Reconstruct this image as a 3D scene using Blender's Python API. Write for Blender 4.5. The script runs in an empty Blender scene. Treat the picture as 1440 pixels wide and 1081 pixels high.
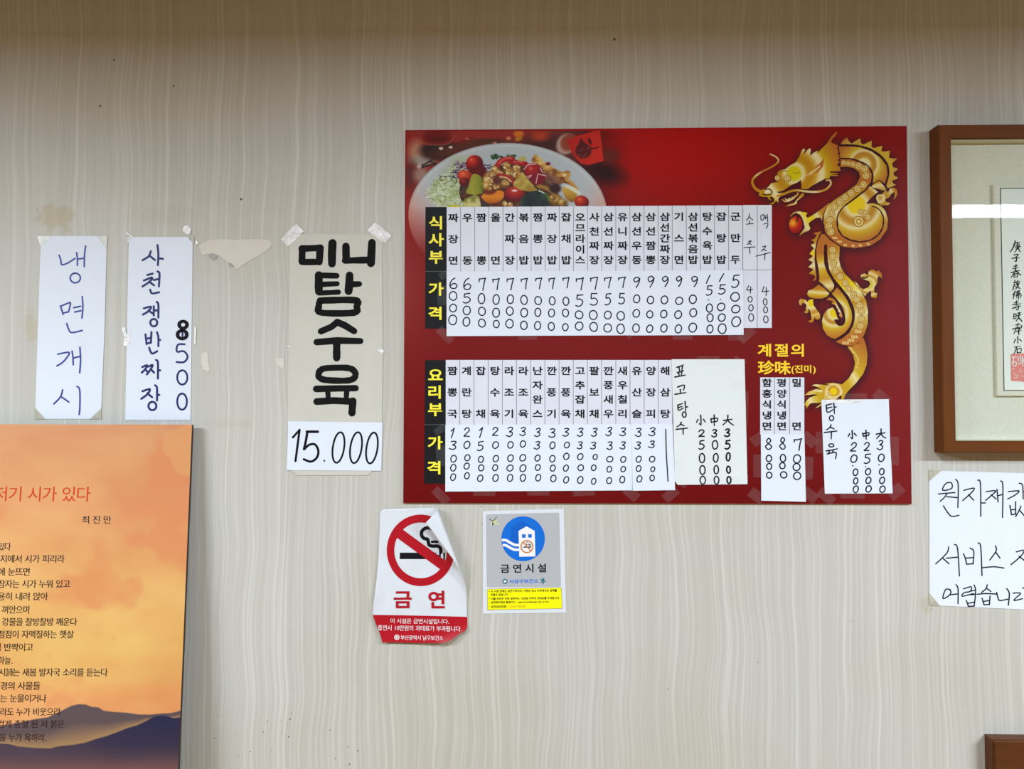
import bpy, bmesh, math, random
import numpy as np
from mathutils import Vector, Matrix, Euler, noise
from mathutils.geometry import delaunay_2d_cdt

scene = bpy.context.scene
# ---------------------------------------------------------------- camera
F = 1080.0                       # focal length in pixels of the 1440x1081 frame
CAM = Vector((0.0, -1.2, 1.65))
PITCH, YAW = math.radians(1.6), math.radians(1.28)
cam_data = bpy.data.cameras.new('camera')
cam = bpy.data.objects.new('camera', cam_data)
scene.collection.objects.link(cam)
cam.location = CAM
cam.rotation_euler = Euler((math.pi / 2 + PITCH, 0, YAW), 'XYZ')
cam_data.sensor_fit = 'HORIZONTAL'
cam_data.sensor_width = 36.0
cam_data.lens = 36.0 * F / 1440.0
cam_data.clip_start = 0.02
scene.camera = cam
CAM_ROT = cam.rotation_euler.to_matrix()

# ---------------------------------------------------------------- world, exposure, lamps
world = bpy.data.worlds.new('world')
scene.world = world
world.use_nodes = True
world.node_tree.nodes['Background'].inputs[0].default_value = (1.0, 0.93, 0.82, 1)
world.node_tree.nodes['Background'].inputs[1].default_value = 0.02
vs = scene.view_settings
vs.view_transform = 'Standard'
vs.look = 'None'
vs.gamma = 1.0
vs.use_curve_mapping = False
vs.exposure = 0.0
LAMP_POWER = 124.0                # radiance of the two ceiling lights' diffusers and the added small one
LAMP_COLOUR = (0.86, 1.0, 1.12)
scene.cycles.use_denoising = True
scene.cycles.max_bounces = 8
scene.cycles.transparent_max_bounces = 24

COL = scene.collection
random.seed(7)
CEIL = 2.31


# ---------------------------------------------------------------- helpers: objects
def tag(o, label=None, cat=None, group=None, kind=None):
    if label: o['label'] = label
    if cat: o['category'] = cat
    if group: o['group'] = group
    if kind: o['kind'] = kind
    return o


def world_of(o):
    v = Vector((0, 0, 0))
    while o is not None:
        v = v + o.location
        o = o.parent
    return v


def thing(name, loc, label, cat, group=None):
    o = bpy.data.objects.new(name, None)
    o.empty_display_size = 0.05
    o.location = loc
    COL.objects.link(o)
    return tag(o, label, cat, group)


def link_mesh(name, verts, faces, mat, parent=None, origin=None, smooth=False):
    """verts in world space; the object's origin goes to the parent's (or to origin)"""
    base = world_of(parent) if parent else Vector(origin or (0, 0, 0))
    me = bpy.data.meshes.new(name)
    V = np.asarray([tuple(v) for v in verts], dtype=float) - np.array(base)
    me.from_pydata([tuple(v) for v in V], [], [tuple(f) for f in faces])
    mats = mat if isinstance(mat, (list, tuple)) else [mat]
    for m in mats: me.materials.append(m)
    if smooth:
        for p in me.polygons: p.use_smooth = True
    o = bpy.data.objects.new(name, me)
    COL.objects.link(o)
    if parent: o.parent = parent
    else: o.location = base
    return o


def bm_object(name, bm, mat, parent=None, origin=None, smooth=False):
    bm.normal_update()
    verts = [v.co.copy() for v in bm.verts]
    bm.verts.index_update()
    faces = [[v.index for v in f.verts] for f in bm.faces]
    idx = [f.material_index for f in bm.faces]
    o = link_mesh(name, verts, faces, mat, parent, origin, smooth)
    for p, i in zip(o.data.polygons, idx): p.material_index = i
    bm.free()
    return o


def add_box(bm, lo, hi, mi=0):
    x0, y0, z0 = lo; x1, y1, z1 = hi
    v = [bm.verts.new(p) for p in ((x0, y0, z0), (x1, y0, z0), (x1, y1, z0), (x0, y1, z0),
                                   (x0, y0, z1), (x1, y0, z1), (x1, y1, z1), (x0, y1, z1))]
    for q in ((0, 3, 2, 1), (4, 5, 6, 7), (0, 1, 5, 4), (1, 2, 6, 5), (2, 3, 7, 6), (3, 0, 4, 7)):
        f = bm.faces.new([v[i] for i in q]); f.material_index = mi
    return v


# ---------------------------------------------------------------- helpers: surfaces measured off the photograph
class Surf:
    """a plane in the place; P(px, py, lift) is the point of it (lifted off it) that the photo shows at px, py"""
    def __init__(self, depth=0.0, slope=0.0, z0=0.0):
        # plane  y = -(depth + slope * (z0 - z))
        self.d, self.s, self.z0 = depth, slope, z0
        n = Vector((0, -1, slope)); self.k = n.length

    def P(self, px, py, lift=0.0):
        r = CAM_ROT @ Vector(((px - 720.0) / F, (540.5 - py) / F, -1.0))
        d = self.d + lift * self.k
        # CAM.y + t r.y = -(d + s (z0 - CAM.z - t r.z))
        t = (-d - self.s * (self.z0 - CAM.z) - CAM.y) / (r.y - self.s * r.z)
        return CAM + r * t


WALL = Surf(0.0)


def T(x0, y0, s):
    """pixel frame of an enlarged piece of the photo"""
    return lambda pts: [(x0 + p[0] / s, y0 + p[1] / s) for p in pts]


def sheet(name, poly, surf, thick, mat, parent=None, lift=0.0, origin=None):
    """a flat plate with an outline: back at lift, face at lift + thick"""
    n = len(poly)
    v = [surf.P(x, y, lift + thick) for x, y in poly]
    nrm = Vector((0, 1, -surf.s)).normalized()
    v += [p + nrm * thick for p in v[:n]]
    f = [tuple(range(n)), tuple(range(2 * n - 1, n - 1, -1))]
    f += [(i, n + i, n + (i + 1) % n, (i + 1) % n) for i in range(n)]
    return link_mesh(name, v, f, mat, parent, origin)


def catmull(pts, closed=False, sub=6):
    n = len(pts)
    if n < 3: return list(pts)
    out = []
    rng = range(n) if closed else range(n - 1)
    for i in rng:
        p0 = pts[(i - 1) % n] if closed or i > 0 else pts[0]
        p1, p2 = pts[i], pts[(i + 1) % n]
        p3 = pts[(i + 2) % n] if closed or i + 2 < n else pts[-1]
        for k in range(sub):
            t = k / sub
            out.append(tuple(0.5 * (2 * b + (c - a) * t + (2 * a - 5 * b + 4 * c - d) * t * t +
                                    (3 * b - a - 3 * c + d) * t ** 3) for a, b, c, d in zip(p0, p1, p2, p3)))
    if not closed: out.append(tuple(pts[-1]))
    return out


class Ink:
    """flat drawing in photo pixels: strokes, filled outlines and printed characters that become ONE mesh"""
    def __init__(self):
        self.v, self.f = [], []
        self.z, self.n = [], 0

    def layer(self):
        """ink laid later lies a hair above ink laid earlier"""
        self.z += [(self.n % 60) * 1.5e-6] * (len(self.v) - len(self.z)); self.n += 1

    def poly(self, pts):
        self.layer()
        b = len(self.v)
        self.v += [(p[0], p[1]) for p in pts]
        self.f.append(tuple(range(b, b + len(pts))))

    def ring(self, outer, inner):
        self.layer()
        b, n = len(self.v), len(outer)
        self.v += list(outer) + list(inner)
        self.f += [(b + i, b + (i + 1) % n, b + n + (i + 1) % n, b + n + i) for i in range(n)]

    def stroke(self, pts, w, smooth=True, taper=0.0, closed=False, cap=True, jit=0.0, sub=5):
        if smooth and len(pts) > 2: pts = catmull(pts, closed, sub)
        elif len(pts) == 2:
            a, c = pts
            pts = [tuple(a[i] + (c[i] - a[i]) * k / 3 for i in (0, 1)) for k in range(4)]
        pts = [p for i, p in enumerate(pts) if i == 0 or math.dist(p, pts[i - 1]) > 1e-6]
        n = len(pts)
        if n < 2: return
        self.layer()
        L, R = [], []
        for i, p in enumerate(pts):
            if closed: a, c = pts[i - 1], pts[(i + 1) % n]
            else: a, c = pts[max(0, i - 1)], pts[min(n - 1, i + 1)]
            dx, dy = c[0] - a[0], c[1] - a[1]
            l = math.hypot(dx, dy) or 1.0
            nx, ny = -dy / l, dx / l
            t = i / (n - 1)
            h = 0.5 * w * (1 - taper * t) * (1 + random.uniform(-jit, jit))
            L.append((p[0] + nx * h, p[1] + ny * h)); R.append((p[0] - nx * h, p[1] - ny * h))
        b = len(self.v)
        self.v += L + R
        m = n if closed else n - 1
        self.f += [(b + i, b + (i + 1) % n, b + n + (i + 1) % n, b + n + i) for i in range(m)]
        if cap and not closed:
            for c, e, sgn in ((pts[0], L[0], 1), (pts[-1], L[-1], -1)):
                a0 = math.atan2(e[1] - c[1], e[0] - c[0]); r = math.dist(c, e)
                self.poly([(c[0] + r * math.cos(a0 + sgn * math.pi * k / 6),
                            c[1] + r * math.sin(a0 + sgn * math.pi * k / 6)) for k in range(7)])

    def ellipse(self, cx, cy, rx, ry, n=40):
        self.poly([(cx + rx * math.cos(2 * math.pi * k / n), cy + ry * math.sin(2 * math.pi * k / n)) for k in range(n)])

    def char(self, ch, cx, cy, w, h, bold=True, rot=0.0, shear=0.0):
        vs_, fs_ = glyph(ch, bold)
        x0, y0, x1, y1 = REF[bold]
        b = len(self.v)
        sx, sy = w / (x1 - x0), h / (y1 - y0)
        mx, my = (x0 + x1) / 2, (y0 + y1) / 2
        c, s = math.cos(rot), math.sin(rot)
        for x, y in vs_:
            u, v = (x - mx) * sx, -(y - my) * sy
            u -= v * shear
            self.v.append((cx + u * c - v * s, cy + u * s + v * c))
        self.f += [tuple(b + i for i in f) for f in fs_]

    def line(self, text, x0, x1, cy, h, bold=False, slope=0.0, shear=0.0):
        adv = []
        for ch in text:
            adv.append(0.36 if ch == ' ' else 0.36 if ch in '.,:' else 0.42 if ch in '()-' else
                       0.62 if ord(ch) < 0x300 else 1.06)
        k = (x1 - x0) / sum(adv)
        x = x0
        for ch, a in zip(text, adv):
            if ch != ' ':
                full = 1.06 if ord(ch) > 0x300 else None
                w = k * 0.98
                cx = x + a * k / 2
                vs_, _ = glyph(ch, bold)
                if full is None:             # narrow characters: shift their own middle onto the cell's
                    r = REF[bold]
                    own = (min(v[0] for v in vs_) + max(v[0] for v in vs_)) / 2
                    off = (own - (r[0] + r[2]) / 2) * w / (r[2] - r[0])
                    self.char(ch, cx - off, cy + slope * (cx - x0), w, h, bold, math.atan(slope), shear)
                else:
                    self.char(ch, cx, cy + slope * (cx - x0), w, h, bold, math.atan(slope), shear)
            x += a * k

    def digit(self, ch, cx, cy, w, h, pen, slant=0.0):
        tilt = random.uniform(-0.05, 0.05) + slant
        def put(u, v):
            x, y = (u - 0.5) * w, (v - 0.5) * h
            return (cx + x - y * tilt, cy + y)
        j = lambda: random.uniform(-0.03, 0.03)
        for st in DIGITS[ch]:
            if st == 'o':
                a0 = random.uniform(-2.2, -1.2)
                n = 14
                pts = [put(0.5 + 0.5 * math.cos(a0 - 2 * math.pi * k / n * 1.03) * (1 + j()),
                           0.5 + 0.5 * math.sin(a0 - 2 * math.pi * k / n * 1.03) * (1 + j())) for k in range(n + 1)]
                self.stroke(pts, pen, sub=4)
            elif st == '.':
                self.ellipse(cx, cy, pen * 0.55, pen * 0.55, 12)
            else:
                self.stroke([put(u + j(), v + j()) for u, v in st], pen, sub=4)

    def build(self, name, surf, mat, parent, lift, fn=None):
        self.layer()
        o = link_mesh(name, [surf.P(x, y, lift + z) for (x, y), z in zip(self.v, self.z)], self.f, mat, parent)
        return o


DIGITS = {
    '0': ['o'], '.': ['.'],
    '1': [[(0.1, 0.28), (0.75, 0.0)], [(0.75, 0.0), (0.55, 0.5), (0.3, 1.0)]],
    '/': [[(0.9, 0.0), (0.5, 0.5), (0.1, 1.0)]],
    '2': [[(0.08, 0.25), (0.35, 0.02), (0.75, 0.04), (0.86, 0.3), (0.5, 0.65), (0.06, 0.95), (0.4, 0.93), (0.95, 0.97)]],
    '3': [[(0.2, 0.1), (0.6, 0.0), (0.9, 0.12), (0.7, 0.36), (0.42, 0.47), (0.82, 0.55), (0.92, 0.82), (0.5, 1.0), (0.02, 0.86)]],
    '4': [[(0.3, 0.0), (0.12, 0.4), (0.05, 0.58), (0.5, 0.56), (0.97, 0.5)], [(0.64, 0.1), (0.62, 0.5), (0.6, 1.0)]],
    '5': [[(0.2, 0.05), (0.16, 0.43), (0.55, 0.37), (0.9, 0.6), (0.75, 0.9), (0.35, 1.0), (0.02, 0.93)], [(0.2, 0.05), (0.9, 0.0)]],
    '6': [[(0.75, 0.0), (0.3, 0.22), (0.06, 0.62), (0.2, 0.96), (0.7, 0.98), (0.95, 0.75), (0.8, 0.55), (0.45, 0.55), (0.12, 0.75)]],
    '7': [[(0.07, 0.3), (0.06, 0.08)], [(0.06, 0.08), (0.5, 0.05), (0.96, 0.0)], [(0.96, 0.0), (0.8, 0.35), (0.62, 1.0)]],
    '8': [[(0.52, 0.46), (0.18, 0.26), (0.5, 0.0), (0.82, 0.2), (0.5, 0.47), (0.06, 0.75), (0.5, 1.0), (0.94, 0.76), (0.52, 0.46)]],
    '9': [[(0.9, 0.18), (0.55, 0.0), (0.1, 0.2), (0.35, 0.48), (0.82, 0.3), (0.92, 0.1), (0.9, 0.45), (0.72, 0.75), (0.5, 1.0)]],
}

# ---------------------------------------------------------------- printed characters (the program's own built-in font)
GLYPHS, REF = {}, {}
BOLD = 0.026                    # how far a bold face swells beyond the plain one, in its own height


def swell(v, f):
    """the plain outline with a ribbon along every border: a bolder face without breaking small gaps"""
    use = {}
    for t in f:
        for i in range(len(t)):
            e = (t[i], t[(i + 1) % len(t)])
            use[e] = use.get(e, 0) + 1
    nxt = {a: b for (a, b) in use if (b, a) not in use}
    v, f, seen = list(v), list(f), set()
    for s0 in list(nxt):
        if s0 in seen: continue
        loop, c = [], s0
        while c not in seen and c in nxt:
            seen.add(c); loop.append(c); c = nxt[c]
        n = len(loop)
        if n < 3: continue
        P_ = [v[i] for i in loop]
        b = len(v)
        L_, R_ = [], []
        for i in range(n):
            p, q_, r = P_[i - 1], P_[i], P_[(i + 1) % n]
            d1 = (q_[0] - p[0], q_[1] - p[1]); d2 = (r[0] - q_[0], r[1] - q_[1])
            l1, l2 = math.hypot(*d1) or 1, math.hypot(*d2) or 1
            n1, n2 = (-d1[1] / l1, d1[0] / l1), (-d2[1] / l2, d2[0] / l2)
            m = (n1[0] + n2[0], n1[1] + n2[1]); k = max(0.7, 0.5 * (m[0] ** 2 + m[1] ** 2))
            o = (m[0] / k * BOLD, m[1] / k * BOLD)
            L_.append((q_[0] + o[0], q_[1] + o[1])); R_.append((q_[0] - o[0], q_[1] - o[1]))
        v += P_ + R_
        f += [(b + i, b + (i + 1) % n, b + n + (i + 1) % n, b + n + i) for i in range(n)]
    return v, f


def make_glyphs(chars):
    todo = [ch for ch in dict.fromkeys(c for c, _ in chars) if (ch, False) not in GLYPHS]
    if not todo: return
    # one text with a character per line, well apart; the lines are told apart by height
    c = bpy.data.curves.new('glyph', 'FONT')
    c.body = '\n'.join(todo)
    c.space_line = 4.0
    c.resolution_u = 3
    o = bpy.data.objects.new('glyph', c)
    COL.objects.link(o)
    dg = bpy.context.evaluated_depsgraph_get()
    dg.update()
    me = bpy.data.meshes.new_from_object(o.evaluated_get(dg))
    rows = {}
    for p in me.polygons:
        rows.setdefault(round((0.3 - me.vertices[p.vertices[0]].co.y) / 4.0), []).append(tuple(p.vertices))
    for row, ch in enumerate(todo):
        polys = rows.get(row, [])
        # weld the outline so that its border can be followed
        key, vv = {}, []
        def at(i):
            q_ = me.vertices[i].co
            k = (round(q_.x, 5), round(q_.y + 4.0 * row, 5))
            if k not in key: key[k] = len(vv); vv.append(k)
            return key[k]
        ff = []
        for p in polys:
            t = [at(i) for i in p]
            t = [x for i, x in enumerate(t) if x != t[i - 1]]
            if len(t) >= 3:
                ar = sum(vv[t[i]][0] * vv[t[(i + 1) % len(t)]][1] - vv[t[(i + 1) % len(t)]][0] * vv[t[i]][1] for i in range(len(t)))
                ff.append(tuple(t if ar >= 0 else t[::-1]))
        GLYPHS[(ch, False)] = (vv, ff)
        GLYPHS[(ch, True)] = swell(vv, ff)
    bpy.data.meshes.remove(me)
    bpy.data.objects.remove(o); bpy.data.curves.remove(c)


def glyph(ch, bold):
    if (ch, bold) not in GLYPHS: make_glyphs([(ch, bold)])
    return GLYPHS[(ch, bold)]


ALL_PRINT = ('짜장면우동짬뽕울면간볶음밥잡채오므라이스사천삼선유니탕수육기군만두국계란라조난자완깐풍고추팔보새우칠리산슬양피해'
             '함흥식냉평밀부가격요리절의珍味진미()금연시설상구건소')
ALL_PLAIN = ('저기 시가 있다최진만나지에서시가피리라에눈뜨면잠자는누워있고조용히내려앉아껴안으며강물을찰방깨운점이맥질하는햇살럼반짝이하늘시詩새봄발국소리를듣'
             '풍경의사물들우눈물거라도비웃으랴검게충혈된저붉은을욕하랴.,설금연입니다흡10만원과태료부산광역남구보건소전체구며지정된장외에서담배를피울수없습위반한자대여원합됩'
             '제공홈페이지:www.nosmokeguide.or.kr상담전화1544-9030')
make_glyphs([(c, True) for c in dict.fromkeys(ALL_PRINT)] + [(c, False) for c in dict.fromkeys(ALL_PLAIN) if c != ' '] +
            [('밥', True), ('밥', False)])
for b_ in (True, False):
    g = GLYPHS[('밥', b_)][0]
    xs, ys = [p[0] for p in g], [p[1] for p in g]
    REF[b_] = (min(xs), min(ys), max(xs), max(ys))


# ---------------------------------------------------------------- helpers: materials
def lin(c):
    c = np.asarray(c, dtype=float) / 255.0
    return np.where(c <= 0.04045, c / 12.92, ((c + 0.055) / 1.055) ** 2.4)


def new_mat(name, rgb=None, rough=0.7, spec=0.3, gain=1.0):
    m = bpy.data.materials.new(name)
    m.use_nodes = True
    b = m.node_tree.nodes['Principled BSDF']
    if rgb is not None:
        l = np.clip(lin(rgb) * gain, 0, 0.92)
        b.inputs['Base Color'].default_value = (l[0], l[1], l[2], 1)
    b.inputs['Roughness'].default_value = rough
    b.inputs['Specular IOR Level'].default_value = spec
    return m


def nodes_of(m): return m.node_tree.nodes, m.node_tree.links, m.node_tree.nodes['Principled BSDF']


def add_noise_tint(m, scale, amount, detail=4, stretch=(1, 1, 1), bump=0.0, bump_scale=None, dist=0.001):
    """procedural fibre / cloud variation of the base colour, and a fine relief"""
    N, L, b = nodes_of(m)
    tc = N.new('ShaderNodeTexCoord'); mp = N.new('ShaderNodeMapping')
    mp.inputs['Scale'].default_value = stretch
    L.new(tc.outputs['Object'], mp.inputs['Vector'])
    nz = N.new('ShaderNodeTexNoise'); nz.inputs['Scale'].default_value = scale; nz.inputs['Detail'].default_value = detail
    L.new(mp.outputs[0], nz.inputs['Vector'])
    base = tuple(b.inputs['Base Color'].default_value)
    mix = N.new('ShaderNodeMix'); mix.data_type = 'RGBA'
    mix.inputs[6].default_value = tuple(c * (1 - amount) for c in base[:3]) + (1,)
    mix.inputs[7].default_value = tuple(min(0.95, c * (1 + amount)) for c in base[:3]) + (1,)
    L.new(nz.outputs['Fac'], mix.inputs[0]); L.new(mix.outputs[2], b.inputs['Base Color'])
    if bump:
        n2 = N.new('ShaderNodeTexNoise'); n2.inputs['Scale'].default_value = bump_scale or scale; n2.inputs['Detail'].default_value = 5
        L.new(mp.outputs[0], n2.inputs['Vector'])
        bp = N.new('ShaderNodeBump'); bp.inputs['Strength'].default_value = bump; bp.inputs['Distance'].default_value = dist
        L.new(n2.outputs['Fac'], bp.inputs['Height']); L.new(bp.outputs[0], b.inputs['Normal'])
    return m


def printed_mat(name, rough=0.45, spec=0.3):
    """ink colours of a printed picture, carried by the mesh"""
    m = new_mat(name, None, rough, spec)
    N, L, b = nodes_of(m)
    a = N.new('ShaderNodeAttribute'); a.attribute_name = 'ink'
    L.new(a.outputs['Color'], b.inputs['Base Color'])
    return m


def tape_mat(name, tint, opacity, rough=0.12, bump=0.0, scale=200, dist=0.002):
    m = new_mat(name, tint, rough, 0.5)
    N, L, b = nodes_of(m)
    tr = N.new('ShaderNodeBsdfTransparent'); mx = N.new('ShaderNodeMixShader')
    fr = N.new('ShaderNodeTexNoise'); fr.inputs['Scale'].default_value = 60
    tc = N.new('ShaderNodeTexCoord'); L.new(tc.outputs['Object'], fr.inputs['Vector'])
    mr = N.new('ShaderNodeMapRange'); mr.inputs[1].default_value = 0.3; mr.inputs[2].default_value = 0.7
    mr.inputs[3].default_value = opacity * 0.75; mr.inputs[4].default_value = min(1, opacity * 1.25)
    L.new(fr.outputs['Fac'], mr.inputs[0]); L.new(mr.outputs[0], mx.inputs[0])
    L.new(tr.outputs[0], mx.inputs[1]); L.new(b.outputs[0], mx.inputs[2])
    L.new(mx.outputs[0], N['Material Output'].inputs['Surface'])
    if bump:
        n2 = N.new('ShaderNodeTexNoise'); n2.inputs['Scale'].default_value = scale
        L.new(tc.outputs['Object'], n2.inputs['Vector'])
        bp = N.new('ShaderNodeBump'); bp.inputs['Strength'].default_value = bump; bp.inputs['Distance'].default_value = dist
        L.new(n2.outputs['Fac'], bp.inputs['Height']); L.new(bp.outputs[0], b.inputs['Normal'])
    return m


PAPER_GAIN = 1.12                 # photo colour of a fully lit sheet -> its own reflectance
M = {}
M['paper'] = add_noise_tint(new_mat('white_paper', (208, 214, 225), 0.7, 0.2, PAPER_GAIN), 40, 0.025, bump=0.12, bump_scale=60)
M['menu_strip'] = add_noise_tint(new_mat('menu_strip_paper', (203, 205, 216), 0.45, 0.3, PAPER_GAIN), 40, 0.02)
M['old_paper'] = add_noise_tint(new_mat('aged_paper', (199, 197, 187), 0.75, 0.2, 0.98), 28, 0.07, 6, bump=0.5, bump_scale=35, dist=0.002)
M['pale_paper'] = add_noise_tint(new_mat('pale_grey_paper', (208, 212, 212), 0.7, 0.2, PAPER_GAIN), 20, 0.03, bump=0.3, bump_scale=25, dist=0.002)
M['black_ink'] = new_mat('black_ink', (20, 20, 26), 0.6, 0.1)
M['marker'] = add_noise_tint(new_mat('black_marker', (18, 18, 19), 0.7, 0.1), 150, 0.3)
M['pen'] = new_mat('black_pen', (22, 23, 34), 0.6, 0.1)
M['blue_pen'] = new_mat('blue_pen', (46, 58, 140), 0.5, 0.3)
M['navy_pen'] = new_mat('navy_pen', (22, 28, 98), 0.5, 0.3)
M['yellow_print'] = new_mat('yellow_print', (240, 222, 60), 0.45, 0.3, 1.1)
M['gold_print'] = new_mat('gold_print', (248, 196, 40), 0.45, 0.3, 1.1)
M['black_label'] = add_noise_tint(new_mat('black_label', (24, 24, 27), 0.55, 0.15), 30, 0.1)
M['rule'] = new_mat('grey_rule_line', (88, 90, 98), 0.5, 0.3)
M['board_print'] = printed_mat('board_print', 0.5, 0.1)
M['picture_print'] = printed_mat('picture_print', 0.5, 0.1)
M['poster_print'] = printed_mat('poster_print', 0.5, 0.25)
M['board_edge'] = new_mat('pale_board_edge', (225, 205, 200), 0.5, 0.3)
M['dark_edge'] = new_mat('dark_panel_edge', (58, 44, 38), 0.6, 0.3)
M['tape'] = tape_mat('clear_tape', (235, 235, 235), 0.018, 0.25, 0.2, 90)
M['old_tape'] = tape_mat('yellowed_tape', (190, 185, 168), 0.85, 0.3)
M['glint_white_tape'] = tape_mat('crumpled_tape_glint', (255, 255, 255), 0.97, 0.38, 0.8, 200, 0.004)  # lamp glints on clear film put in as near-opaque white
M['glint_white_tape'].node_tree.nodes['Principled BSDF'].inputs['Specular IOR Level'].default_value = 1.0
M['glint_white_tape'].node_tree.nodes['Principled BSDF'].inputs['Coat Weight'].default_value = 1.0
M['sticker_white'] = new_mat('sticker_vinyl', (212, 216, 223), 0.4, 0.3, 1.0)
M['sticker_red'] = new_mat('sticker_red_print', (172, 14, 32), 0.35, 0.45)
M['white_print'] = new_mat('white_print', (235, 232, 235), 0.5, 0.3, 1.0)
M['orange_red'] = new_mat('orange_red_print', (200, 58, 20), 0.6, 0.1)


# ---------------------------------------------------------------- helpers: printed pictures
def vnoise(X, Y, scale, seed=0):
    rs = np.random.RandomState(seed)
    g = rs.rand(64, 64)
    x, y = np.asarray(X) / scale + 100.0, np.asarray(Y) / scale + 100.0
    xi, yi = np.floor(x).astype(int), np.floor(y).astype(int)
    fx, fy = x - xi, y - yi
    fx, fy = fx * fx * (3 - 2 * fx), fy * fy * (3 - 2 * fy)
    a, b = g[yi % 64, xi % 64], g[yi % 64, (xi + 1) % 64]
    c, d = g[(yi + 1) % 64, xi % 64], g[(yi + 1) % 64, (xi + 1) % 64]
    return (a * (1 - fx) + b * fx) * (1 - fy) + (c * (1 - fx) + d * fx) * fy


def fbm(X, Y, scale, seed=0, octs=3):
    return sum(vnoise(X, Y, scale / 2 ** k, seed + k) / 2 ** k for k in range(octs)) / sum(1 / 2 ** k for k in range(octs))


def ramp(t, stops):
    t = np.asarray(t, dtype=float)
    xs = [s[0] for s in stops]
    return np.stack([np.interp(t, xs, [s[1][k] for s in stops]) for k in range(3)], -1)


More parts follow.
